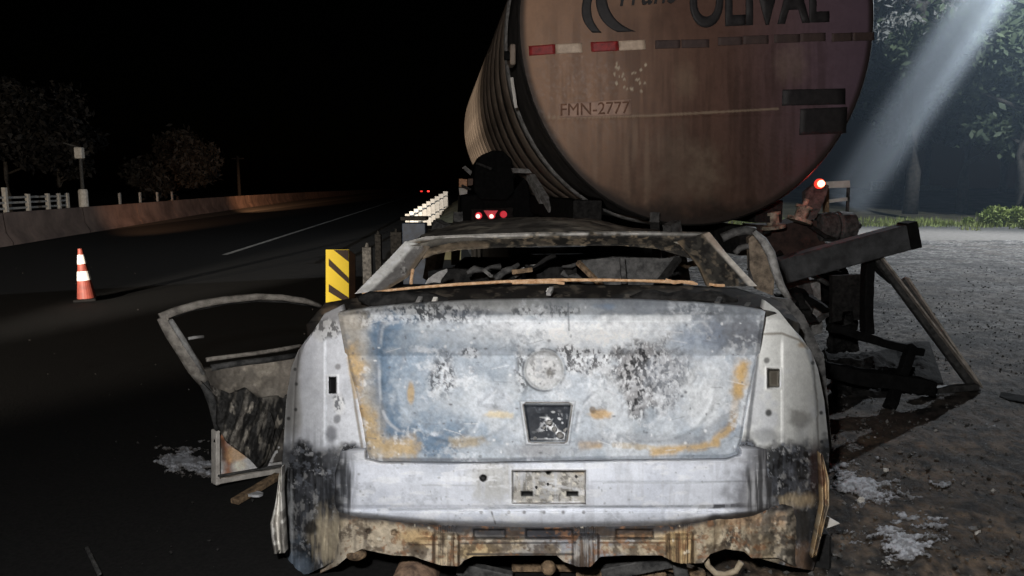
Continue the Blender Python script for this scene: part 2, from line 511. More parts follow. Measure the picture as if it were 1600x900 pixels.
# fire-fighting foam left on the ground
M_FOAM = plain("white_scrap", (.62, .63, .65), (.34, .35, .36), .8, 14, .6)
def foam_all():
    V = []; Q = []; C = []; st = 0
    for cx, cy, rx, ry, seed, thr, lum in ((1345, 765, 62, 46, 11, .50, 1.0), (1395, 850, 85, 46, 23, .485, 1.0), (292, 718, 54, 36, 5, .42, .62), (1480, 618, 50, 18, 45, .62, .6), (1330, 700, 40, 18, 51, .56, .7), (1440, 800, 120, 80, 77, .60, .8), (1540, 700, 70, 60, 59, .64, .6)):
        px = np.linspace(cx - rx, cx + rx, 190)[None, :]; py = np.linspace(cy - ry, cy + ry, 130)[:, None]
        px, py = np.broadcast_arrays(px, py)
        d = np.sqrt(((px - cx) / rx) ** 2 + ((py - cy) / ry) ** 2)
        P = on_ground(px, py)
        f = fbm(px * .7, py * 1.7, 38, seed, 6, .78) - thr - .26 * (d - .5)
        P[..., 2] = .016 + np.clip(f, -.05, .2) * .08
        k = f > 0
        kp = k[:-1, :-1] & k[1:, 1:] & k[:-1, 1:] & k[1:, :-1]
        n, m = px.shape; idx = np.arange(n * m).reshape(n, m)
        q = np.stack([idx[:-1, :-1], idx[:-1, 1:], idx[1:, 1:], idx[1:, :-1]], -1)[kp]
        wt = (sm(0, .13, f) * (.45 + .55 * sm(.35, .6, fbm(px, py * 1.6, 6, seed + 3, 3))))[..., None]
        V.append(P.reshape(-1, 3)); Q.append(q + st); C.append((np.array([.11, .10, .09]) * (1 - wt) + np.array([.62, .64, .69]) * lum * wt).reshape(-1, 3)); st += n * m
    V = np.concatenate(V); Q = np.concatenate(Q); C = np.concatenate(C)
    me = bpy.data.meshes.new("foam"); me.vertices.add(len(V)); me.vertices.foreach_set("co", V.astype(np.float32).ravel())
    me.loops.add(len(Q) * 4); me.loops.foreach_set("vertex_index", Q.astype(np.int32).ravel())
    me.polygons.add(len(Q)); me.polygons.foreach_set("loop_start", np.arange(0, len(Q) * 4, 4, dtype=np.int32)); me.polygons.foreach_set("loop_total", np.full(len(Q), 4, np.int32))
    me.polygons.foreach_set("use_smooth", np.ones(len(Q), bool)); me.update(calc_edges=True)
    at = me.color_attributes.new("Col", 'FLOAT_COLOR', 'POINT'); at.data.foreach_set("color", np.concatenate([C, np.ones((len(C), 1))], 1).astype(np.float32).ravel())
    bm = bmesh.new(); bm.from_mesh(me); bmesh.ops.delete(bm, geom=[v for v in bm.verts if not v.link_faces], context='VERTS'); bm.to_mesh(me); bm.free()
    me.materials.append(painted("foam_residue", rough=.8, bump=.5, scale=60, var=.3))
    tag(link(bpy.data.objects.new("foam", me)), "whitish fire foam residue lying in patches beside the burnt car", "foam", kind='stuff')
foam_all()

# concrete barrier on the far side of the road
def barrier():
    root = empty("concrete_barrier", (-15.2, 30, 0), 0, "long stained concrete road barrier along the far left of the carriageway", "barrier")
    ys = [7, 13, 19.4, 25, 31, 37, 43, 50, 58, 68, 80, 97, 118, 145, 175, 210, 255, 310, 380]
    def bx(y):
        return float(np.interp(y, [7, 19.4, 42, 97, 200, 300, 420], [-11.0, -13.4, -18.0, -27.0, -39.0, -49.5, -62]))
    prof = [(-.30, -.01), (-.30, .08), (-.14, .32), (-.09, .84), (.09, .84), (.14, .32), (.30, .08), (.30, -.01)]
    for k in range(len(ys) - 1):
        y0, y1 = ys[k] + .02, ys[k + 1] - .02
        bm = bmesh.new(); rings = []
        n = 4
        for j in range(n + 1):
            y = y0 + (y1 - y0) * j / n
            tz = .10 * sm(25, 60, np.array(y)) * 1.0
            rings.append([bm.verts.new((bx(y) + px + 15.2, y - 30, pz * (1 + float(tz) * (.6)))) for px, pz in prof])
        for A, B in zip(rings[:-1], rings[1:]):
            for i in range(len(prof)):
                j2 = (i + 1) % len(prof); bm.faces.new((A[i], A[j2], B[j2], B[i]))
        bm.faces.new(rings[0]); bm.faces.new(rings[-1][::-1])
        bmesh.ops.recalc_face_normals(bm, faces=bm.faces)
        me = bpy.data.meshes.new("barrier_segment"); bm.to_mesh(me); bm.free(); me.materials.append(M_CONC)
        link(bpy.data.objects.new("barrier_segment", me), root)
barrier()

# white rail fence behind the barrier
def fence():
    root = empty("white_fence", (-21.5, 30, 0), 0, "low white rail fence behind the concrete barrier at far left", "fence")
    def fp(k): return (-20.4 - 0.20 * k * 2.1 - 21.5 * -1, 27 + k * 2.1 - 30)
    pts = [fp(k) for k in (0, 1, 2, 3, 4, 4.6, 5.1, 9, 11, 13, 15)]
    post = None
    for i, (x, y) in enumerate(pts):
        h = 1.22 if i != 2 else 1.5
        MB().box((x, y, h / 2), (.16 if i < 7 else .10, .14, h if i < 7 else h * .92)).build("post", M_WHITE, root)
    for i in range(6):
        (x0, y0), (x1, y1) = pts[i], pts[i + 1]
        for z in (.62, .86, 1.08):
            MB().beam((x0, y0 - .09, z), (x1, y1 - .09, z), .035, .09).build("rail", M_WHITE, root)
fence()

# pole with a white box at far left
p = at_y(131, 318, 34.0)
pole = empty("utility_pole", (p[0], p[1], 0), 0, "thin grey pole with a white box on top and white base", "pole")
MB().lathe([(.09, 0), (.065, 3.1)], n=10).build("shaft", M_CHAR2, pole)
MB().lathe([(.20, 0), (.20, 1.35), (.16, 1.42)], n=12).build("base_sleeve", M_WHITE, pole)
MB().box((0, -.05, 3.05), (.34, .28, .5)).build("box", M_WHITE, pole, bevel=.03)
MB().beam((0, 0, 3.3), (-.7, 0, 3.5), .05, .05).build("arm", M_CHAR2, pole)
p = at_y(374, 300, 60.0)
q = empty("wooden_pole", (p[0], p[1], 0), 0, "slim dark pole standing among the dim trees beyond the barrier", "pole")
MB().lathe([(.14, 0), (.10, 4.0)], n=8).build("shaft", M_BLACK, q)
MB().beam((-.5, 0, 3.8), (.5, 0, 3.8), .08, .1).build("crossarm", M_BLACK, q)

# traffic cone
M_ORANGE = plain("cone_orange", (.20, .04, .026), (.11, .025, .018), .6, 7, .1)
def cone():
    g = on_ground(136, 470)
    root = empty("traffic_cone", (g[0], g[1], 0), 0.3, "orange and white traffic cone standing on the dark road at left", "cone")
    b = MB(); b.box((0, 0, .02), (.27, .27, .035)); b.build("base", M_BLACK, root, bevel=.01)
    H0 = .70
    def rr(z): return .118 - .092 * z / H0
    def band(z0, z1, nm, m, e=0): 
        MB().lathe([(rr(z0) + e, z0), (rr(z1) + e, z1)], n=24).build(nm, m, root, smooth=False)
    band(.04, H0, "body", M_ORANGE)
    band(.28, .40, "white_band", M_WHITE, .004); band(.50, .62, "white_band", M_WHITE, .004)
    root.rotation_euler = (0.0, -0.05, .3)
cone()

# hazard marker with black and yellow diagonals
M_YEL = plain("hazard_yellow", (.90, .68, .03), (.84, .60, .025), .5, 5, .1)
M_DBROWN = plain("dark_brown_paint", (.05, .025, .012), (.03, .016, .01), .6, 8, .1)
def marker():
    Y = 7.2
    p = at_y(532, 428, Y)
    root = empty("hazard_marker", (p[0], p[1], 0), 0, "yellow hazard board with dark diagonal stripes left of the car", "hazard marker")
    L = lambda px, py, dy=0.0: Vector(at_y(px, py, Y + dy)) - Vector((p[0], p[1], 0))
    MB().prism([L(509, 390), L(545, 390), L(545, 482), L(509, 482)], (0, .02, 0)).build("board", M_YEL, root)
    for poly in ([(521, 390.5), (544.5, 390.5), (544.5, 409)], [(513.5, 404), (544.5, 434), (544.5, 443), (513.5, 415)],
                 [(513.5, 444), (544.5, 465), (544.5, 475), (513.5, 456)]):
        MB().prism([L(x, y, -.004) for x, y in poly], (0, .003, 0)).build("stripe", M_DBROWN, root)
    MB().prism([L(545.5, 391, .004), L(555, 398, .05), L(555, 482, .05), L(545.5, 482, .004)], (0, .02, 0)).build("side_plate", M_DBROWN, root)
    c = L(533, 428, .06)
    MB().box((c.x, c.y, .45), (.07, .07, .9)).build("post", M_CHAR2, root)
marker()
for px0, top, wpx, Yd, mt, lab in ((574, 386, 14, 8.4, M_CHAR2, "plain grey post right behind the striped hazard board"),
                               (591, 366, 9, 11.0, M_CHAR, "thin dark post next to the left rear pillar of the car"),
                               (619, 362, 17, 12.5, M_CHAR, "squat dark post just left of the white railing"),):
    a = at_y(px0, top, Yd)
    ob = MB().box((0, 0, a[2] / 2), (wpx / FPX * Yd, .1, a[2])).lathe([(.03, a[2]), (.015, a[2] + .05)], n=8).build("guide_post", mt, None, bevel=.004)
    ob.location = (a[0], a[1], 0); tag(ob, lab, "post")

M_SLAT = plain("white_slat_paint", (.84, .81, .76), (.62, .59, .53), .5, 9, .1)
# white railing of closely set posts, and the green bank under it
def railing():
    root = empty("white_railing", (-2.6, 26, 0), 0, "row of white upright railing slats receding along the road edge", "railing")
    N = 10
    for k in range(N):
        f = k / (N - 1)
        Y = 15.5 + 26 * f ** 1.35
        px = 637 + 59 * f; pt = 334 - 35 * f; pb = pt + 46 - 15 * f
        wd = 6.9 / FPX * Y
        a = at_y(px, pt, Y); b = at_y(px, pb, Y)
        zb = min(b[2], a[2] - .5)
        MB().box((a[0] + 2.6, a[1] - 26, (a[2] + zb) / 2), (wd, .06, a[2] - zb), Matrix.Rotation(rng.uniform(-.03, .03), 3, 'Y')).build("slat", M_SLAT, root, bevel=.006)
    for pyo in (7, 24):
        pts = []
        for k in range(N):
            f = k / (N - 1); Y = 15.5 + 26 * f ** 1.35 + .06
            a = at_y(637 + 59 * f, 334 - 35 * f + pyo, Y); pts.append((a[0] + 2.6, a[1] - 26, a[2]))
        MB().tube(pts, .03, 6).build("rail", M_WHITE, root)
railing()
M_BANK = plain("grassy_bank", (.20, .205, .12), (.11, .10, .07), .95, 5, .7)
def bank():
    pts = [(668, 372, 16), (718, 372, 16), (716, 312, 30), (694, 330, 30)]
    nx, ny = 30, 40
    s = np.linspace(0, 1, nx)[None, :]; t = np.linspace(0, 1, ny)[:, None]
    X0 = at_y(672, 366, 15.5); X1 = at_y(720, 366, 15.5); X2 = at_y(722, 309, 44.); X3 = at_y(694, 326, 44.)
    P = ((1 - s) * (1 - t))[..., None] * X0 + (s * (1 - t))[..., None] * X1 + (s * t)[..., None] * X2 + ((1 - s) * t)[..., None] * X3
    P[..., 2] += .18 * (fbm(P[..., 0], P[..., 1] * .4, .6, 3) - .5)
    me = grid_mesh("bank", P, np.ones(P.shape) * .2, (0, 0, -1.6)); me.materials.append(M_BANK)
    tag(link(bpy.data.objects.new("bank", me)), kind='structure')
bank()
p = at_y(648, 338, 11.6)
binr = empty("utility_box", (p[0], p[1], 0), 0, "dark blue box with flat lid in front of the white railing", "box")
M_NAVY = plain("dark_blue_paint", (.03, .045, .075), (.015, .02, .03), .6, 8, .2)
MB().box((0, 0, p[2] / 2 - .05), (.36, .3, p[2] - .1)).build("body", M_NAVY, binr, bevel=.01)
MB().box((0, 0, p[2] - .03), (.40, .34, .06)).build("lid", M_CHAR, binr, bevel=.01)

# car far down the road with its tail lights on
def far_car():
    p = on_ground(664, 306.0)
    Y = p[1]
    root = empty("distant_car", (p[0], p[1], 0), .12, "far dark car with a red tail light on the road", "car")
    b = MB(); b.box((0, 1.9, .62), (1.7, 4.2, .75)); b.build("body", M_CHAR, root, bevel=.12)
    b = MB(); b.box((0, 2.1, 1.2), (1.4, 2.2, .5)); b.build("cabin", M_BLACK, root, bevel=.15)
    for s in (-1, 1):
        MB().box((s * .62, -.22, .82), (.42, .06, .24)).build("tail_light", glow("tail_lamp_red", (1, .04, .03), 3.0 if s > 0 else 1.2), root, bevel=.02)
        for yy in (.5, 3.2):
            MB().lathe([(.3, -.1), (.3, .1)], (s * .78, yy, .3), Matrix.Rotation(R(90), 3, 'Y'), 14).build("wheel", M_TYRE, root)
far_car()

# ------------------------------------------------------------------ trees
def leaf_mat(name, c1, c2):
    m, t, p = new_mat(name)
    tc = t.nodes.new("ShaderNodeTexCoord"); n = t.nodes.new("ShaderNodeTexNoise"); n.inputs["Scale"].default_value = 1.2; n.inputs["Detail"].default_value = 4
    t.links.new(tc.outputs["Object"], n.inputs["Vector"])
    r = t.nodes.new("ShaderNodeValToRGB"); r.color_ramp.elements[0].position = .35; r.color_ramp.elements[1].position = .65
    r.color_ramp.elements[0].color = (*c1, 1); r.color_ramp.elements[1].color = (*c2, 1)
    t.links.new(n.outputs[0], r.inputs[0]); t.links.new(r.outputs[0], p.inputs["Base Color"])
    p.inputs["Roughness"].default_value = .7
    return m
M_LEAF = leaf_mat("tree_leaves", (.035, .05, .022), (.085, .105, .05))
M_LEAFD = leaf_mat("dry_leaves", (.006, .005, .004), (.022, .018, .014))
M_LEAFG = leaf_mat("lit_leaves", (.27, .33, .07), (.46, .50, .15))
M_BARK = plain("bark", (.10, .085, .07), (.04, .035, .03), .9, 6, .8)

def leaf_cloud(name, blobs, n, size, mat, parent, seed):
    rg = np.random.RandomState(seed)
    wts = np.array([b[3] ** 2 for b in blobs]); wts = wts / wts.sum()
    ib = rg.choice(len(blobs), n, p=wts)
    B = np.array([b[:4] for b in blobs])[ib]
    d = rg.normal(size=(n, 3)); d /= np.linalg.norm(d, axis=1)[:, None]
    rad = B[:, 3] * (.35 + .65 * rg.rand(n) ** .45) * (1 + .18 * rg.normal(size=n))
    c = B[:, :3] + d * rad[:, None] * np.array([1, 1, .8])
    a = rg.normal(size=(n, 3)); a /= np.linalg.norm(a, axis=1)[:, None]
    b = np.cross(a, rg.normal(size=(n, 3))); b /= np.linalg.norm(b, axis=1)[:, None]
    s = (size * (.6 + .8 * rg.rand(n)))[:, None]
    V = np.stack([c - a * s, c + b * s * .45, c + a * s, c - b * s * .45], 1).reshape(-1, 3)
    me = bpy.data.meshes.new(name)
    me.vertices.add(len(V)); me.vertices.foreach_set("co", V.astype(np.float32).ravel())
    me.loops.add(n * 4); me.loops.foreach_set("vertex_index", np.arange(n * 4, dtype=np.int32))
    me.polygons.add(n); me.polygons.foreach_set("loop_start", np.arange(0, n * 4, 4, dtype=np.int32)); me.polygons.foreach_set("loop_total", np.full(n, 4, np.int32))
    me.update(calc_edges=True); me.materials.append(mat)
    return link(bpy.data.objects.new(name, me), parent)

M_LEAFDD = leaf_mat("dark_dry_leaves", (.012, .010, .008), (.03, .026, .02))
M_LEAFP = leaf_mat("lit_pale_leaves", (.20, .19, .16), (.42, .40, .36))  # lighter leaf copy with the lamp light put into its colour
def tree(loc, h, spread, low, seed, label, mat=None, n=9000, leaf=.16, name="tree", lean=0.0, cat="tree"):
    rr = random.Random(seed)
    root = empty(name, loc, 0, label, cat)
    tr = MB(); top = h * .62
    pts = [(lean * k / 5 + rr.uniform(-.08, .08), rr.uniform(-.08, .08), top * k / 5) for k in range(6)]
    r0 = .02 * h + .03
    tr.tube(pts, [r0 * (1 - .13 * k) for k in range(6)], 9)
    blobs = []
    for k in range(9):
        z0 = top * rr.uniform(max(.25, low / h), .98); a = rr.uniform(0, 6.283)
        L = spread * rr.uniform(.45, .95)
        e = Vector((math.cos(a) * L + lean * .7, math.sin(a) * L, min(h * .95, z0 + L * rr.uniform(.35, .9))))
        s = Vector((lean * z0 / top, 0, z0)); mid = (s + e) / 2 + Vector((0, 0, -.1 * L))
        tr.tube([s, mid, e], [r0 * .42, r0 * .28, r0 * .1], 6)
        blobs.append((e.x, e.y, e.z, spread * rr.uniform(.28, .46)))
        blobs.append((mid.x * 1.1, mid.y * 1.1, mid.z + .4, spread * rr.uniform(.2, .34)))
    blobs.append((lean, 0, h * .85, spread * .42))
    tr.build("trunk", M_BARK, root, smooth=True)
    leaf_cloud("crown", blobs, n, leaf, mat or M_LEAF, root, seed)
    return root
def gx(px, Y): return (px - 800) / FPX * Y * 1.0
tree((gx(20, 46), 46, 0), 8.0, 3.8, 2.0, 3, "broad dim brown tree behind the white fence at far left", M_LEAFD, 9000, .22)
tree((gx(100, 52), 52, 0), 7.0, 2.8, 2.0, 9, "smaller dim tree just left of the pole with the white box", M_LEAFD, 6000, .2)
tree((gx(280, 60), 60, 0), 5.4, 3.4, 1.4, 5, "wide low tree dimly lit beyond the middle of the barrier", M_LEAFDD, 7000, .24)
tree((gx(1400, 44), 44, .35), 16, 6.0, 7, 31, "tall dark tree behind the right edge of the tank", None, 15000, .26)
tree((gx(1500, 40), 40, .1), 14, 5.2, 4.2, 32, "large leafy tree hanging over the white wall", None, 15000, .24)
tree((gx(1585, 34), 34, 0), 12, 4.6, 3.6, 33, "nearest dark tree at the right edge behind the bushes", None, 15000, .2)
tree((gx(1440, 63), 63, 1.2), 15, 6.2, 3.0, 34, "deep dark tree in the back between the right trees", None, 12000, .3)
tree((gx(1560, 54), 54, 1.1), 16, 6.5, 2.6, 35, "far dark tree at right with low hanging crown", None, 12000, .3)
tree((gx(1660, 48), 48, .7), 15, 6.5, 2.6, 36, "dark tree cut by the right edge of the view", None, 12000, .3)
tree((gx(1418, 37), 37, .2), 17.0, 2.6, 12.5, 38, "slender tree with leaves coloured as if lit, right beside the top of the tank", M_LEAFP, 4500, .17)
for px0, Yb, hb, sd, lab in ((1575, 29, .75, 51, "bright green bush at the right edge of the gravel"), (1532, 31, .38, 52, "low pale green bush left of the brighter bush"), (1625, 27, 1.0, 53, "tall green bush cut by the right edge")):
    root = empty("bush", (gx(px0, Yb), Yb, 0), 0, lab, "bush")
    rr = random.Random(sd)
    bl = [(rr.uniform(-.9, .9), rr.uniform(-.5, .5), hb * rr.uniform(.25, .6), hb * rr.uniform(.35, .6)) for _ in range(8)]
    leaf_cloud("foliage", bl, 3500, .09, M_LEAFG, root, sd)
    st = MB()
    for b in bl: st.tube([(0, 0, 0), (b[0] * .5, b[1] * .5, b[2] * .6), b[:3]], [.03, .02, .008], 5)
    st.build("stems", M_BARK, root)
# low grass at the edge of the gravel
def grass():
    rg = np.random.RandomState(8); n = 9000
    x = rg.uniform(9, 26, n); y = 25 + rg.rand(n) * 9 + .25 * (x - 12) * (rg.rand(n) - .3)
    kx = fbm(x, y, 2.5, 6) > .48
    x, y = x[kx], y[kx]; n = len(x)
    h = rg.uniform(.06, .26, n); a = rg.uniform(0, 6.28, n); wd = .02
    lx = rg.normal(0, .06, n)
    V = np.stack([np.stack([x - wd * np.cos(a), y - wd * np.sin(a), np.zeros(n)], -1), np.stack([x + wd * np.cos(a), y + wd * np.sin(a), np.zeros(n)], -1), np.stack([x + lx, y + lx, h], -1)], 1).reshape(-1, 3)
    me = bpy.data.meshes.new("grass"); me.from_pydata(V.tolist(), [], np.arange(3 * n).reshape(-1, 3).tolist()); me.materials.append(M_LEAFG)
    tag(link(bpy.data.objects.new("grass", me)), "short dry grass along the far edge of the gravel yard", "grass", kind='stuff')
grass()
# low white wall and block behind the smoke
for x0, x1, y0, y1, Yw, lab, nm in ((1405, 1470, 290.5, 297.5, 58, "long low white wall below the dark trees", "low_wall"), (1362, 1394, 284, 298, 57, "short pale block left of the low white wall", "concrete_block")):
    a = at_y(x0, y0, Yw); b = at_y(x1, y1, Yw)
    hh = a[2] - 1.1
    ob = MB().box((0, 0, 0), (b[0] - a[0], .4, hh)).build(nm, M_WHITE, None, bevel=.02)
    ob.location = ((a[0] + b[0]) / 2, Yw, 1.1 + hh / 2); tag(ob, lab, "wall" if nm == "low_wall" else "block")

# ------------------------------------------------------------------ smoke and flare streak
def smoke_box():
    m = bpy.data.materials.new("thin_smoke"); m.use_nodes = True; t = m.node_tree; t.nodes.remove(t.nodes["Principled BSDF"])
    v = t.nodes.new("ShaderNodeVolumePrincipled"); v.inputs["Color"].default_value = (.62, .80, 1, 1); v.inputs["Density"].default_value = .0032
    v.inputs["Anisotropy"].default_value = 0.0
    t.links.new(v.outputs[0], t.nodes["Material Output"].inputs["Volume"])
    ob = MB().box((17, 24, 9.2), (27, 18.5, 18.5)).build("smoke", m)
    tag(ob, "thin bluish smoke drifting through the floodlight right of the tank", "smoke", kind='stuff')
smoke_box()
def flare_streak():  # lens flare streak shaped as a bright volume
    a = Vector(at_y(1322, 318, 23.0)); b = Vector(at_y(1575, -60, 23.0))
    d = (b - a); L = d.length
    m = bpy.data.materials.new("lit_flare"); m.use_nodes = True; t = m.node_tree; t.nodes.remove(t.nodes["Principled BSDF"])
    v = t.nodes.new("ShaderNodeVolumePrincipled"); v.inputs["Color"].default_value = (.80, .90, 1, 1)
    tc = t.nodes.new("ShaderNodeTexCoord"); sp = t.nodes.new("ShaderNodeSeparateXYZ"); t.links.new(tc.outputs["Object"], sp.inputs[0])
    cx = t.nodes.new("ShaderNodeCombineXYZ"); t.links.new(sp.outputs[0], cx.inputs[0]); t.links.new(sp.outputs[1], cx.inputs[1])
    ln = t.nodes.new("ShaderNodeVectorMath"); ln.operation = 'LENGTH'; t.links.new(cx.outputs[0], ln.inputs[0])
    mr = t.nodes.new("ShaderNodeMapRange"); mr.interpolation_type = 'SMOOTHSTEP'; mr.inputs[1].default_value = 1.25; mr.inputs[2].default_value = .0; mr.inputs[3].default_value = 0; mr.inputs[4].default_value = 1
    t.links.new(ln.outputs["Value"], mr.inputs[0])
    mp = t.nodes.new("ShaderNodeMath"); mp.operation = "POWER"; mp.inputs[1].default_value = 2.6; t.links.new(mr.outputs[0], mp.inputs[0])
    mz = t.nodes.new("ShaderNodeMapRange"); mz.inputs[1].default_value = 0; mz.inputs[2].default_value = L * .75; mz.inputs[3].default_value = .55; mz.inputs[4].default_value = 1.9
    t.links.new(sp.outputs[2], mz.inputs[0])
    mu = t.nodes.new("ShaderNodeMath"); mu.operation = 'MULTIPLY'; t.links.new(mp.outputs[0], mu.inputs[0]); t.links.new(mz.outputs[0], mu.inputs[1])
    t.links.new(mu.outputs[0], v.inputs["Density"])
    t.links.new(v.outputs[0], t.nodes["Material Output"].inputs["Volume"])
    ob = MB().lathe([(1.3, 0), (1.5, .4), (1.5, L)], n=32).build("flare_streak_volume", m, smooth=True)
    ob.location = a; ob.rotation_euler = d.to_track_quat('Z', 'Y').to_euler()
    tag(ob, "bright slanting lens flare streak shaped as a lit volume right of the tank", "smoke", kind='stuff')
flare_streak()

# =================================================================== TANK TRAILER
def trailer():
    Yc = 4.95
    C0 = at_y(1094, 40, Yc)
    ang = math.atan2(-.102, 1.0)
    ax = np.array([math.sin(ang), math.cos(ang), 0]); lat = np.array([math.cos(ang), -math.sin(ang), 0]); upv = np.array([0, 0, 1.0])
    RX, RZ = .2367 * Yc, .2578 * Yc
    root = empty("tank_trailer", (C0[0], C0[1], 0), -ang, "large white cylindrical tank trailer with sooty brown rear end and lettering", "tank trailer")
    zc = C0[2]
    def T(x, y, z): return Vector((x, y, z))                       # local = lateral, forward, height
    def toW(P): return P[..., 0:1] * lat + P[..., 1:2] * ax + P[..., 2:3] * upv + np.array([C0[0], C0[1], 0])
    def dome(u, z): 
        r = np.sqrt((u / RX) ** 2 + ((z - zc) / RZ) ** 2)
        return -.17 * (1 - np.clip(r, 0, 1) ** 2.2)
    # rear head
    nr, na = 150, 420
    r = np.linspace(0.0, 1, nr)[:, None] ** .8; a = np.linspace(0, 2 * math.pi, na)[None, :]
    U = RX * r * np.cos(a); Z = zc + RZ * r * np.sin(a)
    P = np.stack([U, dome(U, Z) + .0 * U, Z], -1)
    px, py = proj(toW(P))
    P[..., 1] += .006 * (fbm(px, py, 120, 3, 3) - .5)
    weld = np.abs(py - (181 - .018 * (px - 1000))); P[..., 1] -= .006 * np.exp(-(weld / 1.6) ** 2)
    pt = Paint(px, py, (170, 134, 108))
    f = fbm(px, py, 150, 12, 4)
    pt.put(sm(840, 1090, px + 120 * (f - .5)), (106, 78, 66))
    pt.put(sm(1100, 1360, px) * .85, (122, 104, 120))  # purple cast of the red and blue lamps painted on the right side
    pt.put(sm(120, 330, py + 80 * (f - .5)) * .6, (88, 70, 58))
    pt.vstreak((70, 50, 40), .42, 1090, 240, 170, 150, 9, 4, .54)
    pt.vstreak((60, 42, 34), .28, 1030, 120, 240, 130, 12, 6, .56)
    pt.vstreak((150, 125, 105), .5, 950, 270, 110, 90, 10, 9, .55)
    pt.vstreak((58, 44, 38), .32, 1210, 190, 110, 160, 8, 14, .55)
    pt.ell(1065, 265, 45, 45, (126, 108, 92), .5, .8, 1.1)
    pt.ell(1095, 275, 18, 30, (140, 122, 104), .4, .8, 1.0)
    pt.ell(1070, 125, 16, 28, (140, 118, 98), .45, .6, .6)
    pt.ell(1235, 95, 22, 26, (150, 130, 118), .4, .7, .8)
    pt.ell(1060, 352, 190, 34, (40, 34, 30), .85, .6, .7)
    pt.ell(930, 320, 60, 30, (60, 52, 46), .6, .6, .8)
    pt.seg([(850, 184), (1010, 181), (1215, 170)], 1.6, (185, 165, 140), .55, .2)
    for i in range(26):
        pt.ell(rng.uniform(960, 1010), rng.uniform(95, 145), rng.uniform(1, 2.6), rng.uniform(1, 2.8), (215, 200, 175), .8, .3, .1)
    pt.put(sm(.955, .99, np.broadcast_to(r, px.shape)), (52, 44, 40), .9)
    pt.mottle(.06, 14)
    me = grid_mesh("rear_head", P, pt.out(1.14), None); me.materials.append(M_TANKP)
    link(bpy.data.objects.new("rear_head", me), root)
    # shell
    ry = Matrix.Rotation(R(-90), 3, 'X')
    LEN = 9.0
    M_SHELL = plain("tank_shell_soot", (.035, .032, .03), (.014, .013, .012), .6, 6, .3)
    M_BAND = plain("tank_cladding", (.27, .215, .17), (.11, .088, .07), .55, 3, .25)
    def ring(nm, y0, y1, e, mat, n=96, bul=.0):
        bm = bmesh.new(); rows = []
        prof = [(y0, e - .012), (y0 + .015, e), ((y0 + y1) / 2, e + bul), (y1 - .015, e), (y1, e - .012)]
        for yy, ee in prof:
            rows.append([bm.verts.new((math.cos(2 * math.pi * k / n) * (RX + ee), yy, zc + math.sin(2 * math.pi * k / n) * (RZ + ee))) for k in range(n)])
        for A, B in zip(rows[:-1], rows[1:]):
            for k in range(n): bm.faces.new((A[k], A[(k + 1) % n], B[(k + 1) % n], B[k]))
        bmesh.ops.recalc_face_normals(bm, faces=bm.faces)
        me = bpy.data.meshes.new(nm); bm.to_mesh(me); bm.free(); me.materials.append(mat)
        me.polygons.foreach_set("use_smooth", np.ones(len(me.polygons), bool))
        return link(bpy.data.objects.new(nm, me), root)
    ring("tank_shell", 0.0, LEN, -.004, M_SHELL)
    ring("rear_flange", -.012, .05, .012, M_SHELL)
    b0 = ring("cladding_band", .0, .10, .03, M_ASHM, bul=.01); b0.location = (0, .62, 0)
    b1 = ring("cladding_band", .0, .34, .012, M_BAND, bul=.010)
    b1.location = (0, 1.05, 0)
    for k in range(1, 15):
        c = b1.copy(); c.location = (0, 1.05 + .53 * k, 0); link(c, root)
    ring("front_head", LEN, LEN + .25, -.15, M_BAND)
    # markings --------------------------------------------------------------
    ld = lambda x, y: None
    def on_head(pxx, pyy, off=.006):
        W = on_plane(pxx, pyy, C0, ax, 0.0)
        # refine on the dome
        for _ in range(4):
            loc = W - np.array([C0[0], C0[1], 0]); u = loc @ lat; z = loc[..., 2]
            W = on_plane(pxx, pyy, C0, ax, dome(u, z) - off)
        loc = W - np.array([C0[0], C0[1], 0])
        return np.stack([loc @ lat, loc @ ax, loc[..., 2]], -1)
    M_RED = plain("reflective_red", (.36, .03, .03), (.17, .02, .02), .5, 30, .1)
    M_RWHT = plain("reflective_white", (.66, .52, .40), (.46, .35, .26), .5, 30, .1)
    M_SOOTR = plain("sooted_reflector", (.085, .058, .052), (.06, .042, .04), .7, 20, .1)
    M_PALE = plain("faded_number_panel", (.50, .33, .25), (.36, .24, .19), .7, 20, .1)
    M_INK = plain("black_lettering", (.036, .033, .034), (.022, .021, .022), .6, 20, .1)
    M_GHOST = plain("faded_lettering", (.21, .11, .07), (.13, .07, .045), .7, 20, .1)
    def decal(nm, quad, mat, off=.006, sub=8, lift=.004):
        (xa, ya), (xb, yb), (xc, yc_), (xd, yd) = quad
        s = np.linspace(0, 1, sub)[None, :]; t = np.linspace(0, 1, sub)[:, None]
        X = (1 - s) * (1 - t) * xa + s * (1 - t) * xb + s * t * xc + (1 - s) * t * xd
        Y = (1 - s) * (1 - t) * ya + s * (1 - t) * yb + s * t * yc_ + (1 - s) * t * yd
        Q = on_head(X, Y, off + lift)
        me = grid_mesh(nm, Q, np.ones(Q.shape) * .3, (0, lift, 0)); me.materials.append(mat)
        return link(bpy.data.objects.new(nm, me), root)
    decal("reflector", [(826, 72), (867, 69), (868, 84), (827, 87)], M_RED)
    decal("reflector", [(868, 69), (909, 67), (910, 82), (869, 84)], M_RWHT)
    decal("reflector", [(923, 66), (966, 64), (967, 79), (924, 81)], M_RED)
    decal("reflector", [(967, 64), (1008, 62), (1009, 77), (968, 79)], M_RWHT)
    for q0, q1, yy in ((1024, 1063, 63), (1065, 1108, 62), (1122, 1160, 58), (1161, 1201, 56), (1210, 1250, 54), (1251, 1290, 52), (1300, 1332, 52), (1333, 1366, 51)):
        decal("sooted_reflector", [(q0, yy), (q1, yy - 1), (q1, yy + 12), (q0, yy + 13)], M_SOOTR)
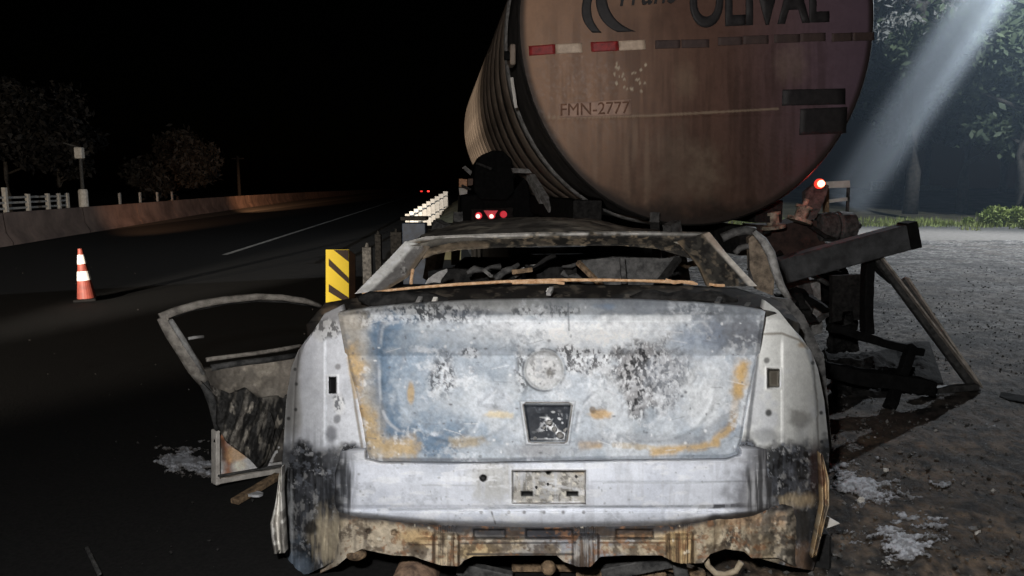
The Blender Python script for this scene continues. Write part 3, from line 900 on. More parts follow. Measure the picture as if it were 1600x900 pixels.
    decal("sooted_plate", [(1223, 140), (1321, 138), (1321, 163), (1222, 165)], M_INK)
    decal("sooted_plate", [(1251, 170), (1324, 167), (1322, 208), (1249, 211)], M_INK)
    decal("number_panel", [(873, 162), (986, 155), (987, 180), (875, 184)], M_PALE)
    # lettering
    def text(nm, body, mat, x0, y0, x1, y1, shear=0, offset=0.0, slope=0.0, lift=.012, squash=1.0):
        cu = bpy.data.curves.new(nm, 'FONT'); cu.body = body; cu.shear = shear; cu.offset = offset; cu.resolution_u = 6
        ob = bpy.data.objects.new(nm, cu); COL.objects.link(ob)
        dg = bpy.context.evaluated_depsgraph_get(); dg.update()
        me = bpy.data.meshes.new_from_object(ob.evaluated_get(dg)); bpy.data.objects.remove(ob); bpy.data.curves.remove(cu)
        bm = bmesh.new(); bm.from_mesh(me)
        bmesh.ops.dissolve_limit(bm, angle_limit=.001, verts=bm.verts, edges=bm.edges)
        bmesh.ops.triangulate(bm, faces=bm.faces)
        bmesh.ops.subdivide_edges(bm, edges=[e for e in bm.edges if e.calc_length() > .12], cuts=2, use_grid_fill=False)
        bmesh.ops.triangulate(bm, faces=bm.faces)
        co = np.array([v.co[:] for v in bm.verts]); mn, mx = co.min(0), co.max(0)
        fx = (co[:, 0] - mn[0]) / (mx[0] - mn[0]); fy = (co[:, 1] - mn[1]) / (mx[1] - mn[1])
        Q = on_head(x0 + (x1 - x0) * fx, y0 + (y1 - y0) * fy + slope * fx, lift)
        for v, qv in zip(bm.verts, Q): v.co = qv
        ret = bmesh.ops.extrude_face_region(bm, geom=list(bm.faces))
        for g in ret["geom"]:
            if isinstance(g, bmesh.types.BMVert): g.co.y += .008
        bmesh.ops.recalc_face_normals(bm, faces=bm.faces)
        bm.to_mesh(me); bm.free(); me.materials.clear(); me.materials.append(mat)
        return link(bpy.data.objects.new(nm, me), root)
    text("lettering", "Trans", M_INK, 966, 10, 1060, -46, shear=.28, slope=-6)
    text("lettering", "OLIVAL", M_INK, 1078, 44, 1296, -38, offset=.035, slope=-9)
    text("number_lettering", "FMN-2777", M_GHOST, 876, 181, 984, 162, slope=-4, offset=.005)
    # swoosh of the logo: two tapering curved blades
    def blade(pts_l, pts_r):
        n = 14
        t = np.linspace(0, 1, n)
        def bz(p): 
            p = np.array(p, float); return ((1 - t) ** 2)[:, None] * p[0] + (2 * t * (1 - t))[:, None] * p[1] + (t ** 2)[:, None] * p[2]
        A, B = bz(pts_l), bz(pts_r)
        s = np.linspace(0, 1, 6)[None, :, None]
        G = A[:, None] * (1 - s) + B[:, None] * s
        Q = on_head(G[..., 0], G[..., 1], .010)
        me = grid_mesh("logo_blade", Q, np.ones(Q.shape) * .03, (0, .004, 0)); me.materials.append(M_INK)
        link(bpy.data.objects.new("logo_blade", me), root)
    blade([(925, -30), (892, 22), (926, 51)], [(938, -30), (908, 18), (940, 51)])
    blade([(934, -30), (920, 30), (965, 50)], [(950, -30), (938, 30), (993, 49)])
    # bracket on the shell's left side
    b = MB(); b.box((-RX - .03, .18, zc - .18), (.035, .13, .13)); b.build("bracket", M_BAND, root, bevel=.006)
    MB().lathe([(.03, -.03), (.03, .03)], (-RX - .05, .17, zc - .18), Matrix.Rotation(R(90), 3, 'Y'), 12).build("bracket_hole", M_BLACK, root)
    MB().tube([(-RX - .02, .3, zc - .3), (-RX + .01, .3, zc - .5)], .012, 6).build("hook", M_WHITE, root)
    # underframe
    for sx in (-1, 1):
        MB().beam((sx * .45, .15, 1.13), (sx * .45, LEN, 1.13), .12, .2).build("chassis_rail", M_CHAR, root)
        MB().beam((sx * .66, .3, 1.33), (sx * .66, LEN, 1.33), .2, .16).build("saddle_rail", M_CHAR, root)
        for yy in (4.4, 5.6, 6.8):
            w_ = MB(); w_.lathe([(.22, -.17), (.44, -.17), (.5, -.12), (.5, .12), (.44, .17), (.22, .17)], (sx * .98, yy, .5), Matrix.Rotation(R(90), 3, 'Y'), 28).build("tyre", M_TYRE, root)
            MB().lathe([(.21, -.1), (.12, -.06), (.12, .06), (.21, .1)], (sx * .98, yy, .5), Matrix.Rotation(R(90), 3, 'Y'), 20).build("hub", M_CHAR2, root)
            if sx > 0:
                MB().beam((-1.0, yy, .5), (1.0, yy, .5), .12, .12).build("axle", M_CHAR, root)
    # dark cabinet, mudguard and marker lamps on the left flank
    inv = lambda W: T(*(np.stack([(W - np.array([C0[0], C0[1], 0])) @ lat, (W - np.array([C0[0], C0[1], 0])) @ ax, W[..., 2]], -1)))
    L = lambda pxx, pyy, Y: inv(at_y(pxx, pyy, Y))
    def slab(nm, pts, Y, dep, mat, bevel=.0):
        return MB().prism([L(x, y, Y) for x, y in pts], (0, dep, 0)).build(nm, mat, root, bevel=bevel)
    slab("hose_drum", [(752, 242), (770, 235), (786, 236), (799, 248), (803, 268), (803, 300), (792, 312), (750, 312), (740, 295), (742, 258)], 7.4, .7, M_BLACK, .01)
    slab("equipment_cabinet", [(721, 306), (803, 300), (822, 272), (832, 330), (842, 372), (718, 372)], 7.6, 1.1, M_BLACK, .01)
    slab("bracket_arm", [(800, 263), (838, 264), (840, 271), (802, 270)], 6.9, .08, M_ASHM)
    MB().beam(L(825, 276, 6.7), L(846, 316, 6.4), .035, .035).build("stay_bar", M_ASHM, root)
    MB().beam(L(831, 276, 6.6), L(862, 328, 6.2), .05, .05).build("stay_bar", M_ASHM, root)
    MB().tube([L(722, 290, 7.3), L(735, 296, 7.2)], .012, 6).build("cable", M_CHAR2, root)
    slab("side_marker", [(717, 279), (730, 280), (730, 292), (717, 292)], 7.55, .05, plain("amber_reflector", (.7, .38, .2), (.4, .17, .08), .5, 60, .1), .004)
    slab("side_marker", [(717, 293), (731, 294), (730, 303), (718, 305)], 7.55, .05, M_WHITE, .004)
    slab("bracket_arm", [(731, 279), (745, 279), (742, 289), (731, 290)], 7.6, .05, M_CONC)
    slab("valve_cover", [(722, 262), (727, 259), (738, 268), (735, 274)], 7.7, .06, M_ASHM)
    MB().tube([L(745, 255, 7.3), L(768, 264, 7.2)], .012, 6).build("cable", M_CHAR2, root)
    for cx, cy, rr_ in ((748, 337, 5.5), (769, 337, 5), (787, 335, 5.5)):
        c = L(cx, cy, 7.5)
        MB().lathe([(rr_ / FPX * 7.5, -.03), (rr_ / FPX * 7.5 * .9, .02)], c, Matrix.Rotation(R(90), 3, 'X'), 16).build("tail_lamp", glow("dim_red_lens", (.75, .03, .05), .55), root)
    for cx, cy in ((747, 338), (768, 338)):
        c = L(cx, cy, 7.44)
        MB().lathe([(.021, -.03), (.019, .02)], c, Matrix.Rotation(R(90), 3, 'X'), 12).build("lamp_bulb", glow("lit_bulb", (1, .85, .7), 1.6), root)
    slab("lamp_panel", [(736, 327), (802, 324), (802, 346), (736, 346)], 7.53, .06, M_CHAR, .004)
    slab("reflector_triangle", [(756, 329), (778, 329), (767, 346)], 7.45, .02, glow("red_triangle", (.6, .03, .05), .35))
    # right flank: lamp on a bracket, valves, board
    lc = L(1283, 287, 5.35)
    MB().lathe([(.004, -.022), (.02, -.018), (.026, 0), (.02, .018), (.004, .022)], lc, Matrix.Rotation(R(90), 3, 'X'), 14).build("red_lamp", glow("lit_red_lamp", (1, .16, .08), 14), root)
    MB().lathe([(.026, -.040), (.036, -.034), (.036, -.014), (.030, -.008)], lc, Matrix.Rotation(R(90), 3, 'X'), 18).build("lamp_ring", glow("red_lens_ring", (.8, .05, .03), 1.1), root)
    slab("lamp_bracket", [(1258, 300), (1280, 282), (1296, 290), (1292, 306), (1276, 340), (1258, 350)], 5.42, .05, M_CHAR2, .004)
    slab("board", [(1291, 284), (1328, 282), (1329, 293), (1291, 294)], 5.9, .04, M_WHITE, .003)
    slab("board_post", [(1290, 294), (1296, 294), (1296, 345), (1290, 345)], 5.9, .05, M_RUSTP, .003)
    slab("board_post", [(1325, 293), (1328.5, 293), (1326, 345), (1322.5, 345)], 5.9, .02, M_CHAR2)
    slab("board_rail", [(1296, 312), (1328, 308), (1328, 313), (1296, 317)], 5.9, .03, M_WHITE)
    for cx, cy, sc_ in ((1207, 340, 1.0), (1254, 330, 1.05)):
        c = L(cx, cy, 5.35)
        MB().lathe([(.06, -.08), (.085 * sc_, -.08), (.085 * sc_, -.055), (.045, -.05), (.045, .02), (.06, .02), (.06, .04), (.018, .045), (.018, .09)], c, Matrix.Rotation(R(18 if cx > 1220 else -8), 3, 'Y'), 16).build("valve_cap", plain("cream_valve", (.46, .40, .31), (.06, .045, .035), .6, 20, .4), root)
    M_RBR = plain("red_brown_soot", (.06, .034, .028), (.018, .012, .011), .8, 14, .5)
    o = slab("underframe_plate", [(1180, 352), (1225, 350), (1265, 340), (1288, 352), (1288, 395), (1240, 420), (1190, 400)], 5.6, .25, M_RBR); crumple(o, .02, .1, 4)
    c = L(1305, 354, 5.6)
    MB().lathe([(.07, -.14), (.105, -.12), (.115, -.02), (.10, 0), (.115, .02), (.105, .13), (.06, .15), (.02, .2)], c, Matrix.Rotation(R(88), 3, 'Y'), 20).build("brake_chamber", M_CHAR2, root, smooth=False)
    MB().tube([L(1262, 350, 5.5), L(1290, 370, 5.5), L(1330, 372, 5.6)], .018, 6).build("air_hose", M_CHAR, root)
    slab("hanger_plate", [(1224, 428), (1262, 425), (1274, 470), (1262, 520), (1232, 515)], 5.5, .06, M_CHAR2, .004)
    slab("hanger_plate", [(1264, 440), (1282, 438), (1286, 520), (1270, 525)], 5.6, .08, M_ASHM, .004)
    lamp("red_lamp_light", 'POINT', tuple(at_y(1284, 285, 5.05)), 1.0, (1, .08, .06), shadow_soft_size=.02)
trailer()

# torn off underride bumper of the trailer, lying right of the car
def underride():
    o0 = at_y(1420, 560, 5.1)
    root = empty("torn_bumper_frame", (o0[0], o0[1], 0), 0, "torn dark steel underride beam and struts leaning right of the car", "wreckage")
    L = lambda px, py, Y: Vector(at_y(px, py, Y)) - Vector((o0[0], o0[1], 0))
    def box_seg(nm, p0, p1, wpx, Y0, Y1, dep, mat, bevel=.006):
        (x0, y0), (x1, y1) = p0, p1
        a, b = L(x0, y0, Y0), L(x1, y1, Y1)
        return MB().beam(a, b, wpx / FPX * (Y0 + Y1) / 2, dep, up=(0, 1, 0)).build(nm, mat, root, bevel=bevel)
    M_BEAM = plain("scorched_beam", (.085, .088, .092), (.035, .036, .038), .5, 10, .25)
    M_SILL2 = plain("floodlit_flange_steel", (.62, .56, .5), (.3, .26, .22), .5, 18, .3)  # pale colour stands in for floodlight on the strut edges
    box_seg("beam", (1215, 424), (1428, 366), 40, 5.05, 5.05, .13, M_BEAM, .008)
    box_seg("beam_end", (1413, 369), (1429, 365), 42, 5.04, 5.04, .14, M_BLACK, .004)
    box_seg("strut", (1364, 394), (1520, 604), 12, 5.15, 5.35, .06, M_CHAR2)
    box_seg("strut_flange", (1371, 394), (1532, 604), 2.6, 5.09, 5.29, .05, M_SILL2, .001)
    box_seg("strut", (1412, 436), (1522, 604), 13, 5.35, 5.40, .05, M_CHAR2)
    box_seg("strut_flange", (1417, 434), (1531, 602), 2.8, 5.30, 5.35, .05, M_SILL2, .001)
    box_seg("post", (1356, 400), (1354, 520), 15, 5.2, 5.2, .09, M_BLACK)
    box_seg("lower_beam", (1290, 578), (1455, 606), 24, 4.9, 4.95, .10, M_BLACK)
    box_seg("cross_brace", (1296, 512), (1440, 550), 13, 5.1, 5.2, .07, M_BLACK)
    box_seg("brace_leg", (1424, 540), (1388, 640), 16, 5.15, 4.85, .06, M_BLACK)
    def slab(nm, pts, Y, dep, mat):
        return MB().prism([L(x, y, Y) for x, y in pts], (0, dep, 0)).build(nm, mat, root)
    crumple(slab("gusset_plate", [(1300, 430), (1346, 428), (1350, 500), (1336, 500), (1334, 486), (1318, 488), (1316, 502), (1300, 504)], 5.25, .05, M_CHAR), .02, .2, 8)
    slab("gusset_plate", [(1362, 400), (1372, 404), (1400, 440), (1392, 444), (1364, 420)], 5.2, .03, M_BLACK)
    n = 40
    sx = np.linspace(0, 1, n)[None, :]; tx = np.linspace(0, 1, n)[:, None]
    gxx = 1298 + 165 * sx + 22 * (tx - .5); gyy = 548 + 66 * tx + 10 * np.sin(sx * 5)
    Q = on_ground(gxx, gyy); 
    Q[..., 2] = .03 + .30 * np.clip(fbm(gxx, gyy * 2, 45, 5, 4, .6) - .30, 0, 1) * np.sin(np.pi * np.clip(sx, 0, 1)) ** .5 * np.sin(np.pi * tx) ** .5
    Q = Q - np.array([o0[0], o0[1], 0])
    me = grid_mesh("shade_sheet", Q, np.ones(Q.shape) * .02, (0, 0, -.03), smooth=False); me.materials.append(M_CHAR)  # dark sheet added where the wreckage shades the ground
    link(bpy.data.objects.new("shade_sheet", me), root)
    for nm_ in ("lower_beam", "cross_brace", "brace_leg", "post"):
        for o_ in root.children:
            if o_.name.startswith(nm_):
                bm = bmesh.new(); bm.from_mesh(o_.data); bmesh.ops.subdivide_edges(bm, edges=[e for e in bm.edges if e.calc_length() > .2], cuts=8, use_grid_fill=True); bm.to_mesh(o_.data); bm.free()
                crumple(o_, .022, .16, 5)
    box_seg("foot", (1430, 612), (1526, 604), 10, 5.1, 5.3, .06, M_CHAR2)
underride()
def tangle():
    o0 = at_y(1240, 470, 5.6)
    root = empty("wreck_tangle", (o0[0], o0[1], 0), 0, "blackened tangle of bent metal and hoses between the car and the torn beam", "wreckage")
    L = lambda px, py, Y: Vector(at_y(px, py, Y)) - Vector((o0[0], o0[1], 0))
    rr = random.Random(12)
    for i in range(16):
        x0, y0 = rr.uniform(1195, 1300), rr.uniform(345, 520); a = rr.uniform(-.9, 2.2); ln = rr.uniform(40, 95); Y = rr.uniform(5.25, 6.0)
        pts = []
        for k in range(6):
            t = k / 5
            pts.append(L(min(1338, x0 + math.cos(a) * ln * t + rr.uniform(-6, 6)), min(590, y0 + math.sin(a) * ln * t + rr.uniform(-6, 6)), Y + .05 * t))
        if i % 2:
            MB().tube(pts, [rr.uniform(.008, .02)] * 6, 6).build("bent_hose", (M_BLACK, M_CHAR, M_RUSTP, M_CHAR2)[i % 4], root, smooth=True)
        else:
            o = MB().tube(pts, [rr.uniform(.02, .04) for _ in range(6)], 4, 2.2).build("bent_bracket", (M_CHAR, M_CHAR2, M_BLACK)[i % 3], root); crumple(o, .012, .09, i)
    for i, (cx, cy, w_, h_, Y, mt) in enumerate(((1255, 400, 60, 50, 5.75, M_CHAR), (1300, 455, 50, 70, 5.9, M_BLACK), (1318, 520, 50, 60, 5.8, M_CHAR), (1250, 480, 40, 90, 6.0, M_BLACK), (1330, 590, 66, 60, 5.2, M_CHAR), (1400, 590, 60, 40, 5.4, M_BLACK))):
        n = 16
        sx = np.linspace(-.5, .5, n)[None, :]; tx = np.linspace(-.5, .5, n)[:, None]
        X = cx + w_ * sx + 10 * (fbm(sx * 60 + 0 * tx, tx * 60 + 0 * sx, 22, i) - .5) * 2; Yy = cy + h_ * tx + 10 * (fbm(sx * 60 + 0 * tx, tx * 60 + 0 * sx, 20, i + 30) - .5) * 2
        Q = at_y(X, Yy, Y + .35 * (fbm(X, Yy, 26, i + 60, 3) - .5)) - np.array([o0[0], o0[1], 0])
        Q[..., 2] = np.maximum(Q[..., 2], .02)
        me = grid_mesh("torn_plate", Q, np.ones(Q.shape) * .03, (.01, .03, 0), smooth=False); me.materials.append(mt)
        link(bpy.data.objects.new("torn_plate", me), root)
tangle()

# =================================================================== BURNT CAR
car = empty("burnt_car", (CA[0] * V0, CA[1] * V0, 0), -TH, "burnt out sedan seen from behind with ash white and rusty bodywork", "car")
CX = 868.0
def curve_v(px):
    t = np.abs(px - CX)
    return .075 * (t / 330) ** 2.0 + .26 * np.clip((t - 318) / 112, 0, 1.3) ** 2.2
lidp = pl([(462, 2.60), (470, 2.53), (480, 2.475), (492, 2.42), (502, 2.402), (515, 2.41), (545, 2.445), (556, 2.462), (640, 2.432), (722, 2.402)])
LID_T = pl([(0, 489), (.06, 483), (.15, 477), (.3, 471), (.5, 468.5), (.7, 470), (.85, 475), (.95, 481), (1, 487)])
LID_B = pl([(0, 716), (.03, 721), (.3, 722), (.5, 720), (.97, 716), (1, 710)])
LID_L = pl([(0, 528), (.3, 540), (.6, 557), (.9, 570), (1, 577)])
LID_Rr = pl([(0, 1196), (.3, 1187), (.6, 1172), (.9, 1160), (1, 1152)])

def d_lid(px, py, s, t):
    v = lidp(py) + curve_v(px)
    # outer rolled edge
    e = np.minimum(np.minimum(s * 640, (1 - s) * 640), np.minimum(t * 240, (1 - t) * 240))
    v = v + .014 * (1 - sm(0, 7, e))
    # emblem disc
    d = np.hypot(px - 850, (py - 578))
    v = v - .005 * np.exp(-((d - 31) / 3.0) ** 2) + .004 * np.exp(-(np.hypot(px - 858, py - 582) / 5) ** 2) * 2 + .004 * sm(31, 27, d)
    # lock recess
    kx = np.abs(px - 855.5) - (37.5 - (py - 632) * .14); ky = np.abs(py - 661) - 29
    k = np.maximum(kx, ky)
    v = v + .035 * sm(1.0, -3.5, k) - .006 * np.exp(-((k - 2.5) / 2.0) ** 2)
    # round pressings
    for cx, cy, r in ((772, 637, 22), (940, 637, 25)):
        d = np.hypot(px - cx, py - cy)
        v = v - .011 * sm(r * 1.5, r * .4, d) + .012 * np.exp(-((px - cx) / 14) ** 2 - ((py - cy - 6) / 6) ** 2)
    # pressed line framing the number plate area
    for sx in (-1, 1):
        X = CX + sx * 150
        arc = np.abs(np.hypot((px - X) / 1.25, py - 610) - 78)
        v = v - .004 * np.exp(-(arc / 3.5) ** 2) * sm(560, 640, py)
    gl = np.abs(px - (594 - 0.0 * py)); v = v + .004 * np.exp(-(gl / 3) ** 2) * sm(505, 530, py) * sm(700, 660, py)
    v = v + .022 * (fbm(px, py, 110, 5, 3) - .5) + .008 * (fbm(px, py, 34, 25, 3) - .5) + .0035 * (fbm(px, py, 10, 6, 3, .7) - .5)
    fl = np.exp(-(((px - 1010) / 85) ** 2 + ((py - 592) / 52) ** 2) ** 2)
    v = v + .007 * fl * (fbm(px, py * .6, 6, 5, 3, .75) - .5) * 2
    return v

def c_lid(px, py):
    p = Paint(px, py, (172, 179, 187))
    n = fbm(px, py, 70, 2, 4)
    p.put(sm(.42, .62, n), (192, 197, 202), .8)
    p.put(sm(.55, .70, fbm(px, py, 40, 82, 4)), (140, 150, 160), .6)
    p.put(sm(800, 560, px) * sm(500, 560, py), (142, 160, 178), .6)
    # upper rim
    p.put(sm(505, 480, py + 16 * (p.wb - .5)) * sm(1000, 760, px), (158, 158, 156), .8)
    p.put(sm(508, 486, py + 18 * (p.wb - .5)) * sm(880, 960, px), (122, 127, 134), .75)
    p.ell(1140, 520, 62, 26, (92, 95, 102), .85, .5, .9)
    p.ell(1060, 495, 120, 12, (105, 110, 116), .6, .5, .9)
    p.flecks(665, 490, 85, 15, (58, 60, 64), (200, 202, 204), .5, .5, None, .08, seed=2, size=4.2)
    p.flecks(560, 500, 30, 16, (100, 98, 94), (185, 182, 176), .5, seed=3)
    p.flecks(850, 487, 60, 9, (92, 94, 96), (196, 198, 200), .47, seed=4)
    p.ell(745, 490, 60, 5, (85, 92, 102), .6, .6, .8)
    # blue tempered steel
    p.seg([(598, 512), (590, 570), (588, 625), (606, 668), (650, 690), (700, 690)], 22, (84, 112, 140), .92, .9)
    p.ell(640, 560, 40, 50, (112, 136, 160), .6, .8, 1.1)
    p.ell(690, 672, 70, 22, (110, 134, 158), .6, .7, 1.1)
    p.ell(780, 560, 60, 35, (135, 150, 166), .5, .8, 1.1)
    p.ell(1090, 530, 40, 22, (135, 152, 176), .6, .8, 1.0)
    p.ell(1135, 668, 16, 10, (105, 130, 160), .7, .6, .9)
    p.ell(945, 478, 16, 5, (110, 135, 165), .6, .6, .9)
    # left rim: warm grey then tan rust
    edge = np.clip((px - (528 + (py - 489) * .2)), 0, 400)
    p.put(sm(54, 20, edge + 22 * (p.wb - .5)), (166, 160, 150), .85)
    p.seg([(548, 545), (556, 585), (556, 605)], 12, (196, 158, 98), .9, .9)
    p.seg([(566, 640), (578, 680), (602, 700), (640, 700)], 15, (194, 160, 104), .9, .9)
    p.seg([(552, 600), (566, 650)], 6, (188, 150, 96), .8, .7)
    p.ell(722, 691, 30, 9, (184, 164, 128), .8, .5, .9)
    p.ell(642, 613, 5.5, 17, (190, 158, 108), .9, .4, .3)
    # highlight along the rolled ledge, painted pale
    p.ell(905, 522, 125, 20, (222, 225, 228), .95, .5, .7)
    p.ell(800, 508, 50, 12, (205, 208, 212), .8, .5, .7)
    p.ell(1010, 500, 70, 10, (205, 208, 210), .7, .5, .8)
    p.seg([(640, 547), (760, 549), (800, 551)], 3, (176, 184, 194), .6, .4)
    # burnt flakes
    ex = np.clip(sm(38, 30, np.hypot(px - 850, py - 578)) + sm(60, 50, np.hypot((px - 940) * 1.3, py - 652)) + sm(36, 26, np.hypot(px - 1095, py - 622)), 0, 1)
    p.flecks(1005, 592, 74, 58, (58, 58, 60), (216, 217, 219), .60, .25, ex, seed=5, size=4.2, sharp=.05)
    p.flecks(1010, 590, 62, 50, (40, 40, 42), (190, 190, 192), .45, .35, ex, seed=15, size=6, sharp=.06)
    p.flecks(900, 562, 70, 20, (70, 70, 72), (210, 211, 213), .5, .3, ex, seed=6, size=4.2)
    p.flecks(818, 578, 16, 36, (84, 86, 88), (196, 198, 200), .52, .4, ex, seed=7)
    p.flecks(690, 587, 20, 32, (70, 72, 76), (196, 199, 202), .53, .5, None, .08, seed=8, size=4.2)
    p.flecks(735, 552, 16, 8, (70, 72, 76), (205, 206, 208), .5, .4, None, seed=9)
    p.put(sm(33, 30, np.hypot(px - 850, py - 578)), (172, 170, 166), .55)
    p.flecks(846, 578, 22, 22, (122, 122, 122), (200, 200, 200), .42, .4, None, .08, 88, 7)
    dd = np.hypot(px - 850, py - 578)
    p.put(np.exp(-((dd - 33) / 1.8) ** 2) * sm(.4, .6, p.wb), (72, 72, 72), .8)
    p.ell(836, 592, 8, 10, (205, 205, 204), .7, .5, .6)
    p.ell(858, 582, 4, 5, (120, 118, 114), .8, .4, .2)
    # pale clouds, rusted right rim
    p.ell(1098, 622, 30, 40, (212, 214, 214), .85, .5, .8)
    p.ell(1080, 610, 60, 60, (176, 182, 190), .4, .5, .9)
    p.ell(945, 625, 28, 38, (196, 200, 204), .8, .5, .5)
    p.ell(770, 632, 30, 24, (192, 197, 204), .7, .5, .6)
    p.seg([(1163, 570), (1158, 590), (1154, 612)], 9, (200, 156, 84), .95, .8)
    p.seg([(1150, 630), (1142, 668), (1118, 686)], 5, (196, 156, 92), .85, .8)
    p.seg([(1118, 694), (1070, 700), (1022, 706)], 6, (198, 158, 94), .9, .8)
    p.seg([(960, 694), (1020, 700)], 4, (190, 166, 124), .7, .8)
    p.seg([(908, 695), (936, 695)], 4.5, (198, 156, 92), .9, .5)
    p.ell(936, 647, 17, 7, (192, 152, 94), .9, .4, .7); p.ell(926, 641, 5, 5, (120, 104, 84), .8)
    p.ell(776, 648, 20, 8, (190, 176, 146), .85, .4, .7); p.ell(764, 634, 14, 4, (150, 155, 162), .6)
    p.seg([(906, 692), (960, 684), (1090, 688), (1140, 650)], 8, (138, 142, 148), .55, .8)
    p.ell(850, 704, 50, 10, (140, 140, 142), .7, .6, .7)
    def curve(ps, n=7):
        ps = np.array(ps, float); ps = np.concatenate([[2 * ps[0] - ps[1]], ps, [2 * ps[-1] - ps[-2]]]); o_ = []
        for i in range(1, len(ps) - 2):
            for t_ in np.linspace(0, 1, n, endpoint=False):
                p0_, p1_, p2_, p3_ = ps[i - 1:i + 3]
                o_.append(tuple(.5 * (2 * p1_ + (p2_ - p0_) * t_ + (2 * p0_ - 5 * p1_ + 4 * p2_ - p3_) * t_ ** 2 + (3 * p1_ - p0_ - 3 * p2_ + p3_) * t_ ** 3)))
        return o_
    for arc, al in (([(898, 672), (908, 634), (942, 608), (976, 636), (1000, 674), (1040, 688)], .55), ([(690, 690), (735, 674), (752, 634), (776, 610), (804, 634)], .4),
                    ([(640, 500), (605, 503), (593, 520), (590, 600), (602, 655), (650, 688)], .45), ([(940, 510), (960, 499), (982, 512)], .35), ([(1070, 510), (1094, 501), (1118, 530)], .35)):
        arc = curve(arc); wk = sm(.36, .56, fbm(px, py, 18, 501, 3))
        p.put(p.segm(arc, 2.6, .35, .8) * wk, (116, 120, 128), al); p.put(p.segm([(x + 3.5, y + 2.5) for x, y in arc], 2.2, .35, .8) * wk, (214, 217, 221), al * .8)  # shaded and lit edges of the pressings painted as paired lines
    # lock recess
    kx = np.abs(px - 855.5) - (37.5 - (py - 632) * .14); ky = np.abs(py - 661) - 29
    k = np.maximum(kx, ky)
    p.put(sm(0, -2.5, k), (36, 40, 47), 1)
    inside = sm(-2, -5, k)
    p.put(inside * sm(.58, .66, fbm(px, py, 7, 61, 3)) * sm(38, 20, np.hypot(px - 872, (py - 672) * 1.2)), (200, 202, 206), .9)
    p.put(inside * p.segm([(856, 655), (862, 668), (884, 684)], 3.5, .6), (215, 216, 218), .9)
    p.put(inside * p.segm([(828, 687), (884, 687)], 1.6, .2), (190, 192, 194), .8)
    p.put(np.exp(-((k - 3) / 1.6) ** 2), (205, 207, 210), .7)
    p.put(np.exp(-((k - 5.5) / 1.0) ** 2) * .7, (110, 112, 116), .7)
    # seam and scratches
    p.seg([(888, 474), (889, 516)], 1.3, (112, 115, 120), .8, .2)
    for i in range(40):
        x0 = rng.uniform(560, 1160); y0 = rng.uniform(500, 710); a = rng.uniform(-1, 1)
        p.seg([(x0, y0), (x0 + rng.uniform(6, 30), y0 + a * 8)], .8, (120, 125, 130) if rng.random() < .5 else (214, 216, 218), .5, .3)
    for i in range(150):
        x0 = rng.uniform(545, 1175); y0 = rng.uniform(480, 718)
        p.ell(x0, y0, rng.uniform(.8, 3), rng.uniform(.8, 2.6), (96, 98, 102) if rng.random() < .7 else (220, 222, 224), .7, .4, .4)
    e = np.minimum(718 - py, 999)
    p.put(sm(4, 0, e), (120, 122, 126), .6)
    # ash dusted over everything
    p.put(sm(.52, .66, fbm(px, py, 46, 301, 5, .65)) * sm(.4, .6, fbm(px, py, 7, 302, 3, .7)), (216, 219, 223), .55)
    p.put(sm(.56, .70, fbm(px, py, 30, 303, 5, .65)) * sm(.42, .6, fbm(px, py, 6, 304, 3, .7)), (120, 126, 134), .45)
    p.mottle(.15, 5)
    return p.out()
LID = patch("trunk_lid", car, M_SKIN, LID_T, LID_B, LID_L, LID_Rr, 470, 185, d_lid, c_lid)

# ---- tail panel under the lid, with plate recess
def d_tail(px, py, s, t):
    gapy = LID_B(np.clip((px - 577) / 575, 0, 1)) + 1.5
    v = 2.385 + .9 * curve_v(px) - .022 * sm(716, 760, py) + .07 * sm(gapy + 2.5, gapy - 3, py) * sm(568, 576, px) * sm(1160, 1152, px) + .008 * sm(788, 795, py) - .010 * sm(796, 801, py) + .022 * sm(804, 832, py)
    k = np.maximum(np.abs(px - 857.5) - 57, np.abs(py - 761) - 25.5)
    v = v + .016 * sm(1, -2.5, k) - .004 * np.exp(-((k - 2) / 1.5) ** 2)
    for cx in (823.5, 894.5):
        k2 = np.maximum(np.abs(px - cx) - 9, np.abs(py - 771.5) - 3.6); v = v + .03 * sm(.5, -1.2, k2)
    v = v + .03 * sm(6, 4, np.hypot(px - 755, py - 747)) + .02 * sm(4, 2, np.hypot(px - 857, py - 738))
    v = v - .003 * sm(753, 751, py) * sm(915, 930, px)
    v = v + .016 * (fbm(px, py, 90, 15, 3) - .5) + .005 * (fbm(px, py, 30, 18, 3) - .5) + .002 * (fbm(px, py, 9, 16, 3) - .5)
    cr = sm(60, 0, px - 508) + sm(80, 0, 1232 - px)
    v = v + .085 * cr ** 1.6 + .075 * sm(.86, 1.0, t) ** 1.3
    return v + .02 * cr * (fbm(px, py * .35, 12, 17, 3) - .5)
